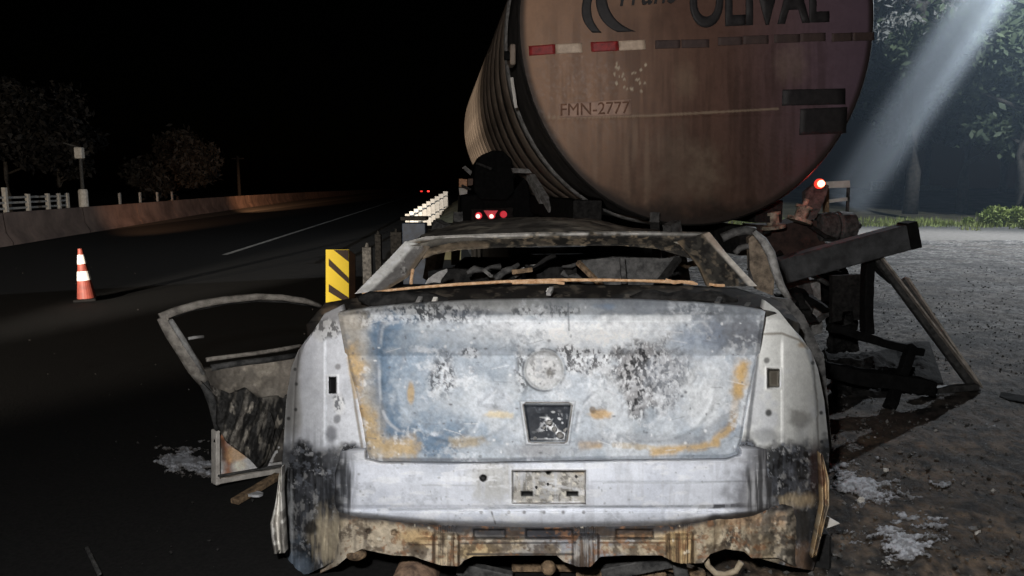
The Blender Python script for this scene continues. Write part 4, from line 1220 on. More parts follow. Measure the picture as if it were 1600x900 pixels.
def c_tail(px, py):
    p = Paint(px, py, (206, 210, 219))
    p.put(sm(.45, .7, fbm(px, py, 60, 40, 4)), (188, 193, 204), .55)
    p.put(sm(728, 716, py + 5 * (p.wf - .5)), (168, 170, 174), .55)
    p.flecks(768, 745, 42, 26, (120, 118, 114), (190, 190, 188), .42, .4, None, .12, 21)
    p.ell(775, 755, 40, 32, (172, 172, 170), .75, .4, .6)
    p.ell(690, 730, 40, 12, (160, 166, 176), .5, .6, .9)
    p.ell(970, 735, 14, 8, (170, 175, 184), .5, .6, .7)
    k = np.maximum(np.abs(px - 857.5) - 57, np.abs(py - 761) - 25.5)
    ins = sm(1, -1, k)
    p.put(ins, (158, 154, 146), .9)
    p.put(ins * sm(.48, .60, fbm(px, py, 9, 43, 4, .7)), (105, 102, 96), .85)
    p.put(ins * sm(.56, .66, fbm(px, py, 7, 44, 4, .7)), (205, 200, 188), .8)
    p.put(ins * sm(745, 735, py) * sm(890, 905, px), (176, 150, 112), .8)
    p.put(ins * sm(740, 736.5, py), (60, 58, 56), .8)
    p.put(np.exp(-((k - .3) / 1.2) ** 2), (70, 70, 72), .6)
    p.put(np.exp(-((k - 3) / 1.5) ** 2), (222, 224, 226), .6)
    for x in (752, 795, 819, 850, 880, 912):
        p.put(sm(3.6, 1.8, np.hypot(px - x, (py - 800.5))), (95, 95, 96), .8)
    p.seg([(768, 800), (772, 812), (774, 818)], 1.2, (80, 80, 80), .8, .2)
    p.seg([(945, 754), (1060, 755), (1160, 752)], 1.3, (170, 174, 180), .7, .2)
    p.seg([(660, 758), (740, 759)], 1.3, (170, 174, 180), .7, .2)
    p.seg([(590, 797), (740, 795), (900, 792), (1100, 791)], 1.6, (136, 140, 146), .75, .2)  # shadow line of the lower lip, painted as two strokes
    p.seg([(1095, 792), (1190, 788)], 3, (40, 40, 42), .9, .5)
    # soot creeping in
    p.put(sm(44, 6, px - 508 + 34 * (p.wb - .5)) , (44, 46, 50), .95)
    p.put(sm(92, 10, 1232 - px + 60 * (p.wb - .5) + (py - 750) * .25), (58, 58, 62), .95)
    p.put(sm(34, 0, 1232 - px + 40 * (p.wb - .5)), (34, 34, 36), .9)
    lw = pl([(515, 806), (600, 816), (640, 818), (720, 826), (780, 833), (900, 835), (1000, 828), (1100, 812), (1230, 792)])(px)
    LWM = sm(-9, 3, py - lw + 14 * (p.wb - .5))
    p.vstreak((110, 112, 118), .6, 525, 750, 30, 60, 5, 4, .5); p.vstreak((140, 140, 142), .7, 1200, 760, 40, 60, 5, 5, .5)
    p.put(sm(.54, .68, fbm(px, py, 34, 401, 5, .65)) * sm(.4, .6, fbm(px, py, 7, 402, 3, .7)), (168, 172, 180), .6)
    p.put(sm(.56, .66, fbm(px, py * .12, 14, 403, 4, .6)), (184, 187, 194), .55)
    p.put(sm(.58, .66, fbm(px * .3, py, 10, 404, 4, .6)), (222, 224, 228), .5)
    p.vstreak((58, 60, 64), .85, 532, 755, 22, 60, 5, 41, .50)
    p.ell(1168, 762, 30, 44, (96, 96, 100), .8, .8, .8); p.ell(1182, 770, 14, 36, (190, 190, 192), .6, .7, .8)
    p.vstreak((46, 46, 48), .85, 1188, 760, 26, 56, 6, 42, .5)
    p.put(sm(20, 2, px - 520 + 22 * (p.wb - .5)), (36, 37, 40), .95)
    p.seg([(535, 730), (538, 770)], 3, (60, 62, 66), .8, .8)
    p.put(LWM, (66, 66, 70), .95)
    for i in range(60):
        p.ell(rng.uniform(560, 1170), rng.uniform(722, 815), rng.uniform(.7, 2.4), rng.uniform(.7, 2), (140, 142, 146), .7, .4, .4)
    p.mottle(.05, 7)
    for cx in (823.5, 894.5):
        k2 = np.maximum(np.abs(px - cx) - 9.5, np.abs(py - 771.5) - 4.0); p.put(sm(.6, -.6, k2), (10, 10, 10))
    p.put(sm(6.5, 5, np.hypot(px - 755, py - 747)), (10, 10, 10)); p.put(sm(4.5, 3, np.hypot(px - 857, py - 738)), (14, 14, 14))
    return p.out()
TAIL = patch("tail_panel", car, M_SKIN, pl([(0, 706), (1, 702)]), pl([(0, 806), (.12, 818), (.25, 828), (.5, 832), (.75, 828), (.9, 812), (1, 800)]),
      pl([(0, 508), (1, 508)]), pl([(0, 1232), (1, 1232)]), 480, 90, d_tail, c_tail)

# ---- rear quarters (tail-light seats above, sooty bumper corners below)
def mk_quarter(side):
    if side < 0:
        outer = [(0, 496), (.04, 484), (.10, 466), (.17, 455), (.3, 447), (.5, 442), (.66, 437), (.8, 434), (.92, 436), (1, 440)]
        inner = [(0, 532), (.05, 537), (.3, 553), (.56, 572), (.58, 570), (1, 545)]
        L_, R_ = outer, inner
        top = [(0, 508), (.3, 490), (1, 478)]; bot = [(0, 902), (.4, 897), (1, 866)]
    else:
        outer = [(0, 1238), (.04, 1252), (.10, 1268), (.17, 1278), (.3, 1288), (.5, 1296), (.66, 1293), (.8, 1287), (.92, 1280), (1, 1270)]
        inner = [(0, 1196), (.05, 1192), (.3, 1178), (.56, 1158), (.58, 1160), (1, 1185)]
        L_, R_ = inner, outer
        top = [(0, 470), (.5, 486), (1, 512)]; bot = [(0, 872), (.5, 884), (1, 892)]
    def d(px, py, s, t):
        v = pl([(470, 2.56), (500, 2.47), (560, 2.44), (690, 2.40), (760, 2.40), (890, 2.44)])(py) + curve_v(px) + .012
        e = s if side < 0 else 1 - s
        v = v + .05 * (1 - sm(0, .14, e))
        hx, hy = (519.5, 602) if side < 0 else (1209, 591)
        k = np.maximum(np.abs(px - hx) - (5.6 if side < 0 else 9), np.abs(py - hy) - (12.5 if side < 0 else 14))
        v = v + .05 * sm(.5, -2, k) - .005 * np.exp(-((k - 2) / 1.6) ** 2)
        # crease running down the tail-light seat
        xc = (508 if side < 0 else 1222); v = v + .010 * sm(-3, 3, (px - xc) * (-side)) * sm(520, 545, py) * sm(705, 685, py)
        xo = pl([(500, 482), (540, 468), (600, 462), (690, 458)])(py) if side < 0 else pl([(520, 1262), (560, 1270), (620, 1276), (700, 1280)])(py)
        v = v + .008 * np.exp(-((px - xo) / 2.5) ** 2)
        v = v + .006 * (fbm(px, py, 40, 8, 3) - .5)
        lo = sm(690, 730, py)
        v = v + lo * (.030 * (fbm(px, py * .28, 16, 9 + side, 4, .65) - .5) + .010 * (fbm(px, py, 12, 19, 3) - .5))
        return v
    def c(px, py):
        p = Paint(px, py, (205, 208, 214) if side < 0 else (205, 206, 203))
        p.put(sm(.5, .7, fbm(px, py, 40, 61 + side, 3)), (188, 191, 198), .6)
        if side < 0:
            p.put(sm(530, 500, py + 14 * (p.wb - .5)), (128, 126, 124), .75)
            p.flecks(505, 515, 30, 14, (96, 96, 96), (196, 196, 194), .5, seed=31)
            p.put(sm(476, 464, px + .0 * py + 8 * (p.wb - .5)) * sm(700, 660, py), (150, 148, 144), .8)
            xo = pl([(500, 482), (540, 468), (600, 462), (690, 458)])(py)
            p.put(np.exp(-((px - xo) / 1.5) ** 2), (104, 102, 100), .7)
            p.seg([(447, 560), (443, 690)], 2.5, (208, 208, 206), .6, .3)
            p.put(np.exp(-((px - 509) / 1.6) ** 2) * sm(540, 560, py) * sm(700, 680, py), (172, 176, 182), .7)  # crease shading painted as a grey line
            k = np.maximum(np.abs(px - 519.5) - 6, np.abs(py - 602) - 13); p.put(sm(.6, -.6, k), (14, 14, 16))
            p.put(np.exp(-((k - 3) / 1.4) ** 2), (226, 228, 230), .6)
            p.ell(528, 573, 4.5, 4.5, (140, 140, 142), .9, .4, .1)
            p.flecks(531, 630, 9, 14, (110, 112, 116), (226, 226, 226), .42, .4, seed=34)
            p.ell(527, 655, 5, 6, (120, 122, 126), .8, .4, .5); p.ell(518, 678, 8, 10, (110, 112, 118), .8, .5, .6)
            for x, y in ((461, 577), (463, 600), (451, 654), (462, 640)): p.ell(x, y, 2.6, 2.8, (60, 60, 60), .9, .4, .1)
            p.seg([(540, 520), (556, 640), (566, 700)], 2.0, (132, 124, 112), .8, .3)
            p.seg([(545, 560), (556, 620)], 4, (190, 160, 110), .6, .8)
            sl = 694
        else:
            p.put(sm(500, 488, py - (px - 1200) * .35 + 6 * (p.wb - .5)), (170, 170, 166), .6)
            xo = pl([(520, 1262), (560, 1270), (620, 1276), (700, 1280)])(py)
            p.put(np.exp(-((px - xo + 3 * (p.wf - .5)) / 1.6) ** 2), (120, 116, 110), .8)
            p.seg([(1192, 522), (1222, 521), (1248, 531), (1262, 545)], 1.7, (128, 122, 112), .8, .4)
            p.ell(1254, 539, 8, 4, (170, 142, 106), .8, .5, .6)
            k = np.maximum(np.abs(px - 1209) - 9, np.abs(py - 591) - 14); p.put(sm(.8, -.8, k), (92, 88, 80)); p.put(sm(-3, -6, k), (72, 66, 58), .7)
            p.put(np.exp(-((k - 1) / 1.5) ** 2) * sm(1212, 1200, px), (50, 48, 44), .9)
            p.put(np.exp(-((k - 4) / 1.6) ** 2), (226, 226, 222), .5)
            p.ell(1198, 563, 4.5, 4.5, (100, 100, 98), .9, .4, .1); p.ell(1201, 645, 5, 5.5, (70, 70, 70), .95, .4, .1)
            for x, y in ((1270, 567), (1283, 645), (1284, 690)): p.ell(x, y, 2.8, 3, (44, 44, 44), .95, .4, .1)
            p.put(np.exp(-((px - 1223) / 1.4) ** 2) * sm(570, 590, py), (168, 168, 166), .7)  # painted shading of the right-hand crease
            p.seg([(1190, 500), (1178, 600), (1166, 700)], 3.0, (92, 94, 98), .8, .3)
            p.ell(1195, 680, 22, 9, (120, 122, 126), .6, .6, .7)
            p.ell(1250, 655, 20, 12, (120, 118, 114), .7, .5, .9)
            sl = 690
        low = sm(-12, 14, py - sl + 46 * (p.wb - .5))
        p.put(low, (30, 31, 34), .97)
        p.put(low * sm(.5, .6, fbm(px * .6, py, 16, 701, 5, .7)), (18, 18, 20), .85)
        p.put(low * sm(.57, .64, fbm(px * .8, py, 11, 702, 5, .75)), (104, 108, 116), .75)
        p.put(low * sm(.64, .70, fbm(px, py * .8, 8, 703, 4, .75)), (176, 177, 180), .7)
        p.vstreak((92, 95, 102), .4, 480 if side < 0 else 1255, 790, 70, 110, 6, 7, .54)
        p.put(low * sm(.57, .66, fbm(px, py, 22, 66, 4, .65)), (80, 82, 88), .6)
        p.put(low * sm(.62, .70, fbm(px, py * .5, 12, 68, 4, .65)), (150, 150, 150), .7)
        if side < 0:
            p.vstreak((150, 152, 154), .8, 445, 800, 14, 90, 4, 17, .45)
            p.ell(520, 840, 26, 36, (172, 154, 124), .85, .6, .8)
            p.vstreak((176, 160, 128), .8, 508, 840, 24, 50, 4, 27, .5)
            p.ell(486, 824, 10, 10, (44, 42, 40), .9, .4, .4)
            p.ell(452, 884, 28, 28, (112, 130, 150), .75, .6, .9)
            p.ell(525, 772, 20, 40, (40, 42, 46), .6, .6, .8)
            p.ell(525, 716, 22, 14, (90, 92, 96), .5, .6, .8)
        else:
            p.ell(1252, 780, 26, 13, (184, 160, 122), .9, .45, .8)
            p.vstreak((196, 176, 138), .85, 1225, 830, 16, 46, 4, 37, .42)
            p.ell(1252, 822, 22, 26, (54, 54, 54), .95, .3, .5)
            p.ell(1205, 840, 26, 40, (186, 166, 130), .85, .6, .8)
            p.ell(1245, 868, 26, 22, (150, 112, 80), .7, .5, .9)
            p.ell(1268, 870, 10, 12, (52, 46, 44), .9, .5, .6)
            p.ell(1275, 740, 10, 40, (70, 44, 34), .6, .6, .8)
            p.ell(1200, 800, 36, 10, (150, 100, 66), .6, .6, .9)
        p.mottle(.09, 6)
        return p.out()
    patch("rear_quarter", car, M_SKIN, pl(top), pl(bot), pl(L_), pl(R_), 110, 290, d, c)
mk_quarter(-1); mk_quarter(1)
# peeled arch edges left and right
def c_peel(l):
    def c(px, py):
        p = Paint(px, py, (196, 192, 184) if l else (178, 152, 116))
        p.vstreak((96, 92, 88), .85, 430 if l else 1289, 800, 30, 100, 4, 3, .5)
        p.put(sm(.5, .64, fbm(px, py, 9, 4, 3)), (228, 226, 220) if l else (198, 176, 140), .7)
        if not l: p.put(sm(.58, .66, fbm(px, py * .4, 11, 5, 3)), (96, 50, 32), .8)
        return p.mottle(.1, 5).out()
    return c
patch("arch_lip", car, M_SKIN, pl([(0, 742), (1, 728)]), pl([(0, 866), (1, 864)]), pl([(0, 436), (.35, 430), (.62, 422), (.8, 424), (1, 428)]), pl([(0, 441), (.3, 440), (1, 446)]), 14, 70,
      lambda px, py, s, t: 2.62 - .02 * np.sin(s * 9) + .01 * (fbm(px, py, 14, 3) - .5), c_peel(True), skirt=(0, .03, 0))
patch("arch_lip", car, M_SKIN, pl([(0, 708), (1, 712)]), pl([(0, 872), (1, 868)]), pl([(0, 1281), (.5, 1284), (1, 1268)]), pl([(0, 1286), (.25, 1296), (.5, 1296), (1, 1276)]), 14, 80,
      lambda px, py, s, t: 2.62 - .02 * np.sin(s * 9) + .01 * (fbm(px, py, 14, 5) - .5), c_peel(False), skirt=(0, .03, 0))

# ---- lower crossmember, rusted and streaked
LOWB = pl([(0, 896), (.035, 884), (.06, 868), (.085, 858), (.11, 862), (.15, 868), (.19, 869), (.215, 876), (.25, 884), (.285, 885), (.295, 876), (.315, 869), (.40, 868), (.485, 868), (.50, 878), (.53, 886), (.555, 886), (.575, 870), (.62, 868), (.70, 868), (.725, 878), (.74, 881), (.785, 880), (.80, 866), (.83, 858), (.87, 862), (.885, 872), (.94, 872), (.97, 884), (1, 888)])
def d_low(px, py, s, t):
    v = 2.418 + .85 * curve_v(px) + .11 * (sm(45, 0, px - 500) + sm(40, 0, 1262 - px)) ** 1.5
    # pressed bar
    v = v - .035 * sm(838, 845, py) * sm(640, 660, px) * sm(1090, 1070, px)
    for cx in (697, 915, 1062):
        v = v - .03 * sm(22, 17, np.abs(px - cx)) * sm(832, 838, py) + .007 * np.cos((px - cx) * .9) * sm(20, 16, np.abs(px - cx))
    for x0, x1 in ((740, 790), (822, 895), (962, 1020)):
        k = np.maximum(np.abs(px - (x0 + x1) / 2) - (x1 - x0) / 2, np.abs(py - 833.5) - 6.5); v = v + .03 * sm(1, -2, k)
    for x, y, r in ((576, 830, 4), (615, 832, 4)): v = v + .02 * sm(r + 1, r - 1, np.hypot(px - x, py - y))
    v = v + .012 * (fbm(px, py, 22, 33, 4) - .5)
    rr = sm(1095, 1125, px)
    v = v + rr * .05 * (fbm(px, py * .5, 22, 35, 4) - .5)
    return v
def c_low(px, py):
    p = Paint(px, py, (182, 172, 156))
    p.put(sm(620, 520, px) * .6, (190, 180, 162))
    p.put(sm(760, 900, px) * sm(1050, 940, px), (148, 152, 160), .9)
    p.put(sm(.5, .66, fbm(px, py, 30, 41, 4)), (196, 168, 120), .6)
    p.ell(600, 845, 90, 34, (188, 170, 142), .85, .5, .7)
    p.ell(660, 838, 40, 14, (200, 160, 98), .8, .5, .8)
    p.ell(740, 862, 40, 14, (198, 164, 104), .8, .5, .8)
    p.ell(1062, 850, 26, 34, (198, 160, 98), .9, .4, .5)
    p.ell(985, 833, 28, 7, (186, 138, 82), .9, .4, .5)
    p.ell(1000, 858, 50, 10, (196, 172, 130), .7, .5, .8)
    p.ell(1140, 835, 60, 40, (182, 166, 138), .85, .6, .8)
    p.ell(1165, 812, 50, 12, (170, 120, 76), .6, .5, .9)
    p.put(sm(838, 818, py + 10 * (p.wb - .5)) * sm(620, 700, px) * sm(1130, 1040, px), (96, 96, 100), .85)
    for cx, cc in ((697, (184, 170, 146)), (915, (150, 148, 146)), (1062, (192, 158, 104))):
        m = sm(22, 19, np.abs(px - cx)) * sm(830, 836, py)
        p.put(m, cc, .8)
        p.put(m * sm(.5, .62, fbm(px, py * .05, 4, 12, 3)), (84, 64, 48), .8)
        p.put(np.exp(-((np.abs(px - cx) - 21) / 1.3) ** 2) * sm(830, 836, py), (92, 60, 40), .8)
    for x0, x1, cc in ((740, 790, (120, 118, 116)), (822, 895, (70, 74, 84)), (962, 1020, (180, 134, 84))):
        k = np.maximum(np.abs(px - (x0 + x1) / 2) - (x1 - x0) / 2, np.abs(py - 833.5) - 6.5)
        p.put(sm(1, -1, k), cc, .85); p.put(np.exp(-((k - 1) / 1.3) ** 2), (36, 36, 38), .85)
    p.seg([(640, 851), (690, 851)], 1.2, (96, 62, 40), .8, .3); p.seg([(720, 849), (900, 848)], 1.4, (60, 60, 64), .85, .2); p.seg([(935, 848), (1040, 848)], 1.4, (84, 60, 46), .8, .2)
    p.seg([(730, 866), (895, 866)], 1.8, (46, 46, 50), .85, .3)
    p.put(sm(4, 0, np.hypot(px - 576, py - 830) - 2), (40, 34, 30), .95); p.ell(616, 832, 5, 6, (120, 104, 86), .9, .3, .2)
    p.vstreak((110, 92, 70), .7, 1150, 840, 60, 40, 6, 13, .55)
    p.flecks(1150, 845, 22, 20, (66, 62, 58), (190, 180, 160), .5, .5, None, .08, 14)
    p.ell(1112, 815, 8, 8, (70, 66, 60), .8)
    lw2 = pl([(500, 806), (560, 812), (640, 822), (700, 832), (780, 840), (900, 842), (1000, 836), (1060, 826), (1130, 806), (1262, 792)])(px)
    p.put(sm(6, -4, py - lw2 + 10 * (p.wb - .5)), (50, 50, 54), .92)
    p.vstreak((60, 58, 56), .7, 530, 830, 50, 40, 5, 23, .55)
    for i in range(110):
        p.ell(rng.uniform(520, 1230), rng.uniform(815, 885), rng.uniform(.8, 3), rng.uniform(.8, 3), (84, 62, 44) if rng.random() < .6 else (222, 214, 196), .7, .4, .4)
    p.put(sm(.54, .66, fbm(px, py, 26, 801, 5, .7)) * .75, (70, 58, 48))
    p.put(sm(.58, .68, fbm(px, py, 15, 802, 5, .7)) * .7, (150, 98, 58))
    p.put(sm(1120, 1240, px + 40 * (p.wb - .5)) * sm(.36, .56, p.wf) * .8, (48, 46, 45))
    p.mottle(.16, 6)
    return p.out()
patch("lower_crossmember", car, M_RUST, pl([(0, 800), (1, 792)]), LOWB, pl([(0, 500), (1, 500)]), pl([(0, 1262), (1, 1262)]), 500, 70, d_low, c_low)

# small fittings on the lid and tail panel
def d0(px, py): return lidp(py) + curve_v(px)
def loop(nm, pts, off, r, mat, par, dfn):
    pts = pts + [pts[0]]; q = []
    for (x0, y0), (x1, y1) in zip(pts[:-1], pts[1:]):
        for k in range(6): q.append((x0 + (x1 - x0) * k / 6, y0 + (y1 - y0) * k / 6))
    q.append(pts[0])
    return MB().tube([car_pt(x, y, dfn(np.array(float(x)), np.array(float(y))) + off) for x, y in q], r, 6, cap=False).build(nm, mat, par, smooth=True)
loop("latch_rim", [(817, 633), (822, 629), (889, 629), (894, 633), (886, 689), (882, 692), (830, 692), (826, 689)], -.004, .0028, M_ASHM, LID, d0)
for x, y, r_ in ((858, 660, .012), (866, 670, .010), (876, 680, .013), (850, 668, .006), (836, 684, .006), (884, 672, .007)):
    o = MB().lathe([(r_ * .4, -r_ * .6), (r_, 0), (r_ * .5, r_ * .7)], car_pt(x, y, d0(np.array(float(x)), np.array(float(y))) + .022), Matrix.Rotation(R(90), 3, 'X'), 9).build("melted_latch_bit", M_ASHM, LID); crumple(o, .005, .02, 3)
def dtl(px, py): return 2.385 + .9 * curve_v(px) - .022
loop("plate_recess_rim", [(800, 735), (915, 735), (915, 787), (800, 787)], -.002, .0022, M_ASHM, TAIL, dtl)
for x, y in ((838, 762), (856, 757), (790, 752), (900, 745)):
    MB().lathe([(.005, -.004), (.003, .004)], car_pt(x, y, dtl(np.array(float(x)), np.array(float(y))) + .010), Matrix.Rotation(R(90), 3, 'X'), 8).build("screw", M_CHAR2, TAIL)
# ---- scorched deck between lid and rear window
def c_deck(px, py):
    p = Paint(px, py, (44, 43, 42))
    p.put(sm(.48, .66, fbm(px, py * 2, 30, 91, 4)), (84, 80, 74), .7)
    p.put(sm(.58, .68, fbm(px, py * 2, 14, 92, 4)), (128, 120, 108), .55)
    p.put(sm(640, 500, px) * sm(.4, .6, p.wb), (74, 62, 52), .6)
    p.ell(520, 486, 14, 8, (150, 130, 110), .8, .5, .7)
    p.ell(1140, 470, 90, 12, (34, 33, 33), .8)
    return p.mottle(.18, 6).out()
def d_deck(px, py, s, t):
    return 3.06 - .52 * t ** .9 + .35 * np.clip((np.abs(px - CX) - 300) / 100, 0, 1.2) ** 2 * (.6 * t + .3) + .02 * (fbm(px, py, 40, 3) - .5) + .008 * (fbm(px, py, 9, 4) - .5)
patch("rear_deck", car, M_SOOT, pl([(0, 473), (.1, 461), (.25, 452), (.5, 444), (.8, 446), (.9, 450), (1, 472)]), pl([(0, 507), (.08, 494), (.2, 482), (.5, 474), (.8, 478), (.95, 488), (1, 506)]),
      pl([(0, 508), (1, 478)]), pl([(0, 1222), (1, 1250)]), 260, 46, d_deck, c_deck, skirt=(0, .05, -.25))
# gap shadow between deck and lid set in as a black tube, with loose bits
MB().tube([car_pt(x, 478 + 10 * ((x - CX) / 330) ** 2, 2.60) for x in range(560, 1190, 30)], .012, 6).build("gap_shadow_tube", M_BLACK, car)
for x, y, h, mt in ((652, 470, 9, M_ASHM), (676, 472, 12, M_WHITE), (857, 455, 10, M_ASHM), (1120, 470, 8, M_CHAR2), (1165, 478, 7, M_CHAR2)):
    a = Vector(car_pt(x, y + h / 2, 2.62)); b = Vector(car_pt(x + 5, y - h / 2, 2.66))
    MB().beam(a, b, .016, .012).build("hinge_stub", mt, car)
# dark hinge humps under the window
for x0, x1 in ((560, 700), (985, 1150)):
    o = MB().tube([car_pt(x, 466 + (3 if x0 < 700 else 2), 2.72) for x in np.linspace(x0, x1, 9)], [.012, .03, .034, .03, .036, .03, .034, .026, .01], 8, 1.3).build("hinge_arm", M_CHAR, car, smooth=True)
    crumple(o, .012, .08, 7)

# ---- roof, header and pillars
def c_head(px, py):
    p = Paint(px, py, (44, 43, 41))
    n = fbm(px, py * 2.2, 16, 51, 4, .65)
    p.put(sm(.48, .62, n), (88, 82, 73), .8)
    p.put(sm(.58, .68, fbm(px, py * 2, 10, 52, 4)), (140, 126, 106), .6)
    tp = pl([(632, 377), (660, 370), (760, 366), (868, 363), (1000, 362), (1100, 364)])(px)
    p.put(sm(7, 2, py - tp) * sm(900, 740, px), (170, 168, 162), .7)
    p.put(np.exp(-((py - tp - 2.5) / 2.2) ** 2) * sm(.42, .56, fbm(px, py, 30, 53)), (205, 203, 198), .8)
    p.put(sm(-10, -3, py - pl([(650, 402), (690, 394), (868, 384), (1050, 390), (1080, 405)])(px)) * .0, (20, 20, 20))
    p.seg([(660, 398), (700, 386), (760, 382)], 5, (150, 128, 100), .7, .8)
    p.put(sm(1000, 1080, px) * .55, (46, 44, 42))
    return p.mottle(.16, 6).out()
patch("roof_header", car, M_SOOT, pl([(0, 378), (.06, 370), (.25, 366), (.5, 362.5), (.75, 361.5), (1, 363)]), pl([(0, 409), (.06, 398), (.15, 391), (.3, 387), (.5, 384), (.75, 384), (.88, 389), (1, 404)]),
      pl([(0, 634), (1, 652)]), pl([(0, 1108), (1, 1078)]), 260, 34,
      lambda px, py, s, t: 3.33 - .05 * t + .03 * np.sin(t * 5) + .22 * (np.abs(s - .5) * 2) ** 4 * .25 + .02 * (fbm(px, py * 2, 14, 3) - .5), c_head, skirt=(0, .05, .0))
def c_pil(l):
    def c(px, py):
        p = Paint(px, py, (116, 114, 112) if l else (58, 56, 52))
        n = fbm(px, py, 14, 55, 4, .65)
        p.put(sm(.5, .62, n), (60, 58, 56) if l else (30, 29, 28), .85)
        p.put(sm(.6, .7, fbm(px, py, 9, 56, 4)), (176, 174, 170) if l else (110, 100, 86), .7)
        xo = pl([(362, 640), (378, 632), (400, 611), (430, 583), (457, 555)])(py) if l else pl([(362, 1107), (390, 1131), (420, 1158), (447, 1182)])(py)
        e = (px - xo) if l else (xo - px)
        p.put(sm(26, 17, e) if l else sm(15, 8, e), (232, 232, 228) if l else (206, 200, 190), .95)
        if not l: p.put(sm(15, 8, e) * sm(405, 380, py), (150, 116, 84), .6)
        xi = pl([(390, 668), (405, 655), (430, 640), (452, 604)])(py) if l else pl([(390, 1062), (410, 1085), (447, 1104)])(py)
        ei = (xi - px) if l else (px - xi)
        p.put(sm(10, 3, ei), (112, 98, 80), .8)
        return p.mottle(.14, 6).out()
    return c
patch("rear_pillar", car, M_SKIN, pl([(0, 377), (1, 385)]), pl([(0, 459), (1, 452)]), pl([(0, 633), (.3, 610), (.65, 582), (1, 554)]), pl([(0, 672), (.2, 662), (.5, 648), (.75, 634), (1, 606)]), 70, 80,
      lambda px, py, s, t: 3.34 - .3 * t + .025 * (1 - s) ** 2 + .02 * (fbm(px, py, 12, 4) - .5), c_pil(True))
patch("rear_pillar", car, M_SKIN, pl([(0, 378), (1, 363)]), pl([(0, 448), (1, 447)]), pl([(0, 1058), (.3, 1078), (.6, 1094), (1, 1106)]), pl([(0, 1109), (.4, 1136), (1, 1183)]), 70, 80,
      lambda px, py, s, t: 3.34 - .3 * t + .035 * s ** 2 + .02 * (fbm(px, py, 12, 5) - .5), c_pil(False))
# roof skin, buckled
def roof():
    nu, nv = 90, 70
    u = np.linspace(-.70, .70, nu)[None, :]; t = np.linspace(0, 1, nv)[:, None]
    v = 3.34 + 1.55 * t
    U = u * (1 + .03 * t); Vv = np.broadcast_to(v, U.shape)
    z = 1.268 + .035 * np.sin(np.clip(t, 0, 1) * 2.2) * (1 - .35 * (u / .7) ** 2) - .03 * (np.abs(u) / .7) ** 6
    z = z + .035 * np.exp(-((u + .10) / .26) ** 2 - ((v - 4.1) / .5) ** 2) - .05 * sm(.1, .6, U) * sm(0, .4, t)
    z = z + .03 * (fbm(U, Vv, .22, 5) - .5) + .008 * (fbm(U, Vv, .05, 6) - .5)
    L = np.stack([U, Vv - V0, z], -1)
    px, py = proj(car_to_world(L))
    p = Paint(U * 400, Vv * 400, (96, 93, 88))
    p.put(sm(.45, .62, fbm(U, Vv * .6, .12, 9)), (150, 144, 132), .75)
    p.put(sm(.55, .66, fbm(U, Vv, .05, 10)), (40, 38, 37), .6)
    me = grid_mesh("roof", L, p.mottle(.15, 12).out(), (0, 0, -.03)); me.materials.append(M_SOOT)
    link(bpy.data.objects.new("roof", me), car)
roof()
# sides, floor, hood and cabin shell so that the wreck is a whole car
def side_panel(s):
    nv, nz = 120, 50
    v = np.linspace(2.85, 6.0, nv)[None, :]; t = np.linspace(0, 1, nz)[:, None]
    z = .22 + (.64 + .04 * np.sin((v - 2.6) * .9)) * t
    U = s * (.80 + .05 * np.sin(np.clip((v - 2.4) / 2.2, 0, 1) * 1.57) - .05 * (2 * t - 1) ** 2) * np.ones_like(z)
    Vv = np.broadcast_to(v, z.shape)
    U = U + .01 * (fbm(Vv, z, .3, 4) - .5)
    keep = np.ones(z.shape, bool)
    for vc in (3.36, 5.95):
        keep &= np.hypot(Vv - vc, z - .30) > .36
    L = np.stack([U, Vv - V0, z], -1)
    p = Paint(Vv * 300, z * 300, (46, 45, 44)); p.put(sm(.45, .65, fbm(Vv, z, .3, 8)), (84, 82, 80), .7); p.put(sm(.52, .66, fbm(Vv, z, .2, 18)), (120, 86, 58), .7)
    kp = keep[:-1, :-1] & keep[1:, 1:] & keep[:-1, 1:] & keep[1:, :-1]
    me = grid_mesh("side_panel", L, p.mottle(.15, 10).out(), None, keep=kp); me.materials.append(M_SKIN)
    ob = link(bpy.data.objects.new("side_panel", me), car)
    so = ob.modifiers.new("sheet", 'SOLIDIFY'); so.thickness = .012
for s in (-1, 1):
    side_panel(s)
    for vc in (3.36, 5.95):
        MB().lathe([(.19, -.09), (.28, -.10), (.30, -.06), (.30, .06), (.28, .10), (.19, .09)], (s * .70, vc - V0, .30), Matrix.Rotation(R(90), 3, 'Y'), 26).build("wheel", M_TYRE, car)
        wh_ = [o_ for o_ in car.children if o_.name.startswith("wheel")][-1]
        MB().lathe([(.19, -.08), (.17, -.05), (.06, .0), (.17, .05), (.19, .08)], (s * .70, vc - V0, .30), Matrix.Rotation(R(90), 3, 'Y'), 20).build("rim", M_RUSTP, wh_)
    # cabin pillars
    MB().beam((s * .74, 4.35 - V0, .95), (s * .66, 4.28 - V0, 1.30), .06, .09).build("center_pillar", M_CHAR2, car)
    MB().beam((s * .76, 5.55 - V0, .95), (s * .64, 4.85 - V0, 1.31), .06, .07).build("front_pillar", M_CHAR2, car)
o = MB().box((0, 3.9 - V0, .33), (1.5, 2.6, .05)).build("floor_pan", M_BLACK, car)
o = MB().box((0, 2.95 - V0, .72), (1.40, .05, .62)).build("rear_bulkhead", M_BLACK, car)
o = MB().box((0, 3.20 - V0, 1.03), (1.36, .50, .03)).build("parcel_shelf", M_CHAR, car); 
bm_ = MB()
o = MB().box((0, 5.75 - V0, .86), (1.45, .9, .07)).build("hood", M_CHAR2, car, bevel=.02)
o = MB().box((0, 5.3 - V0, .86), (1.42, .35, .26)).build("dashboard", M_BLACK, car, bevel=.04)
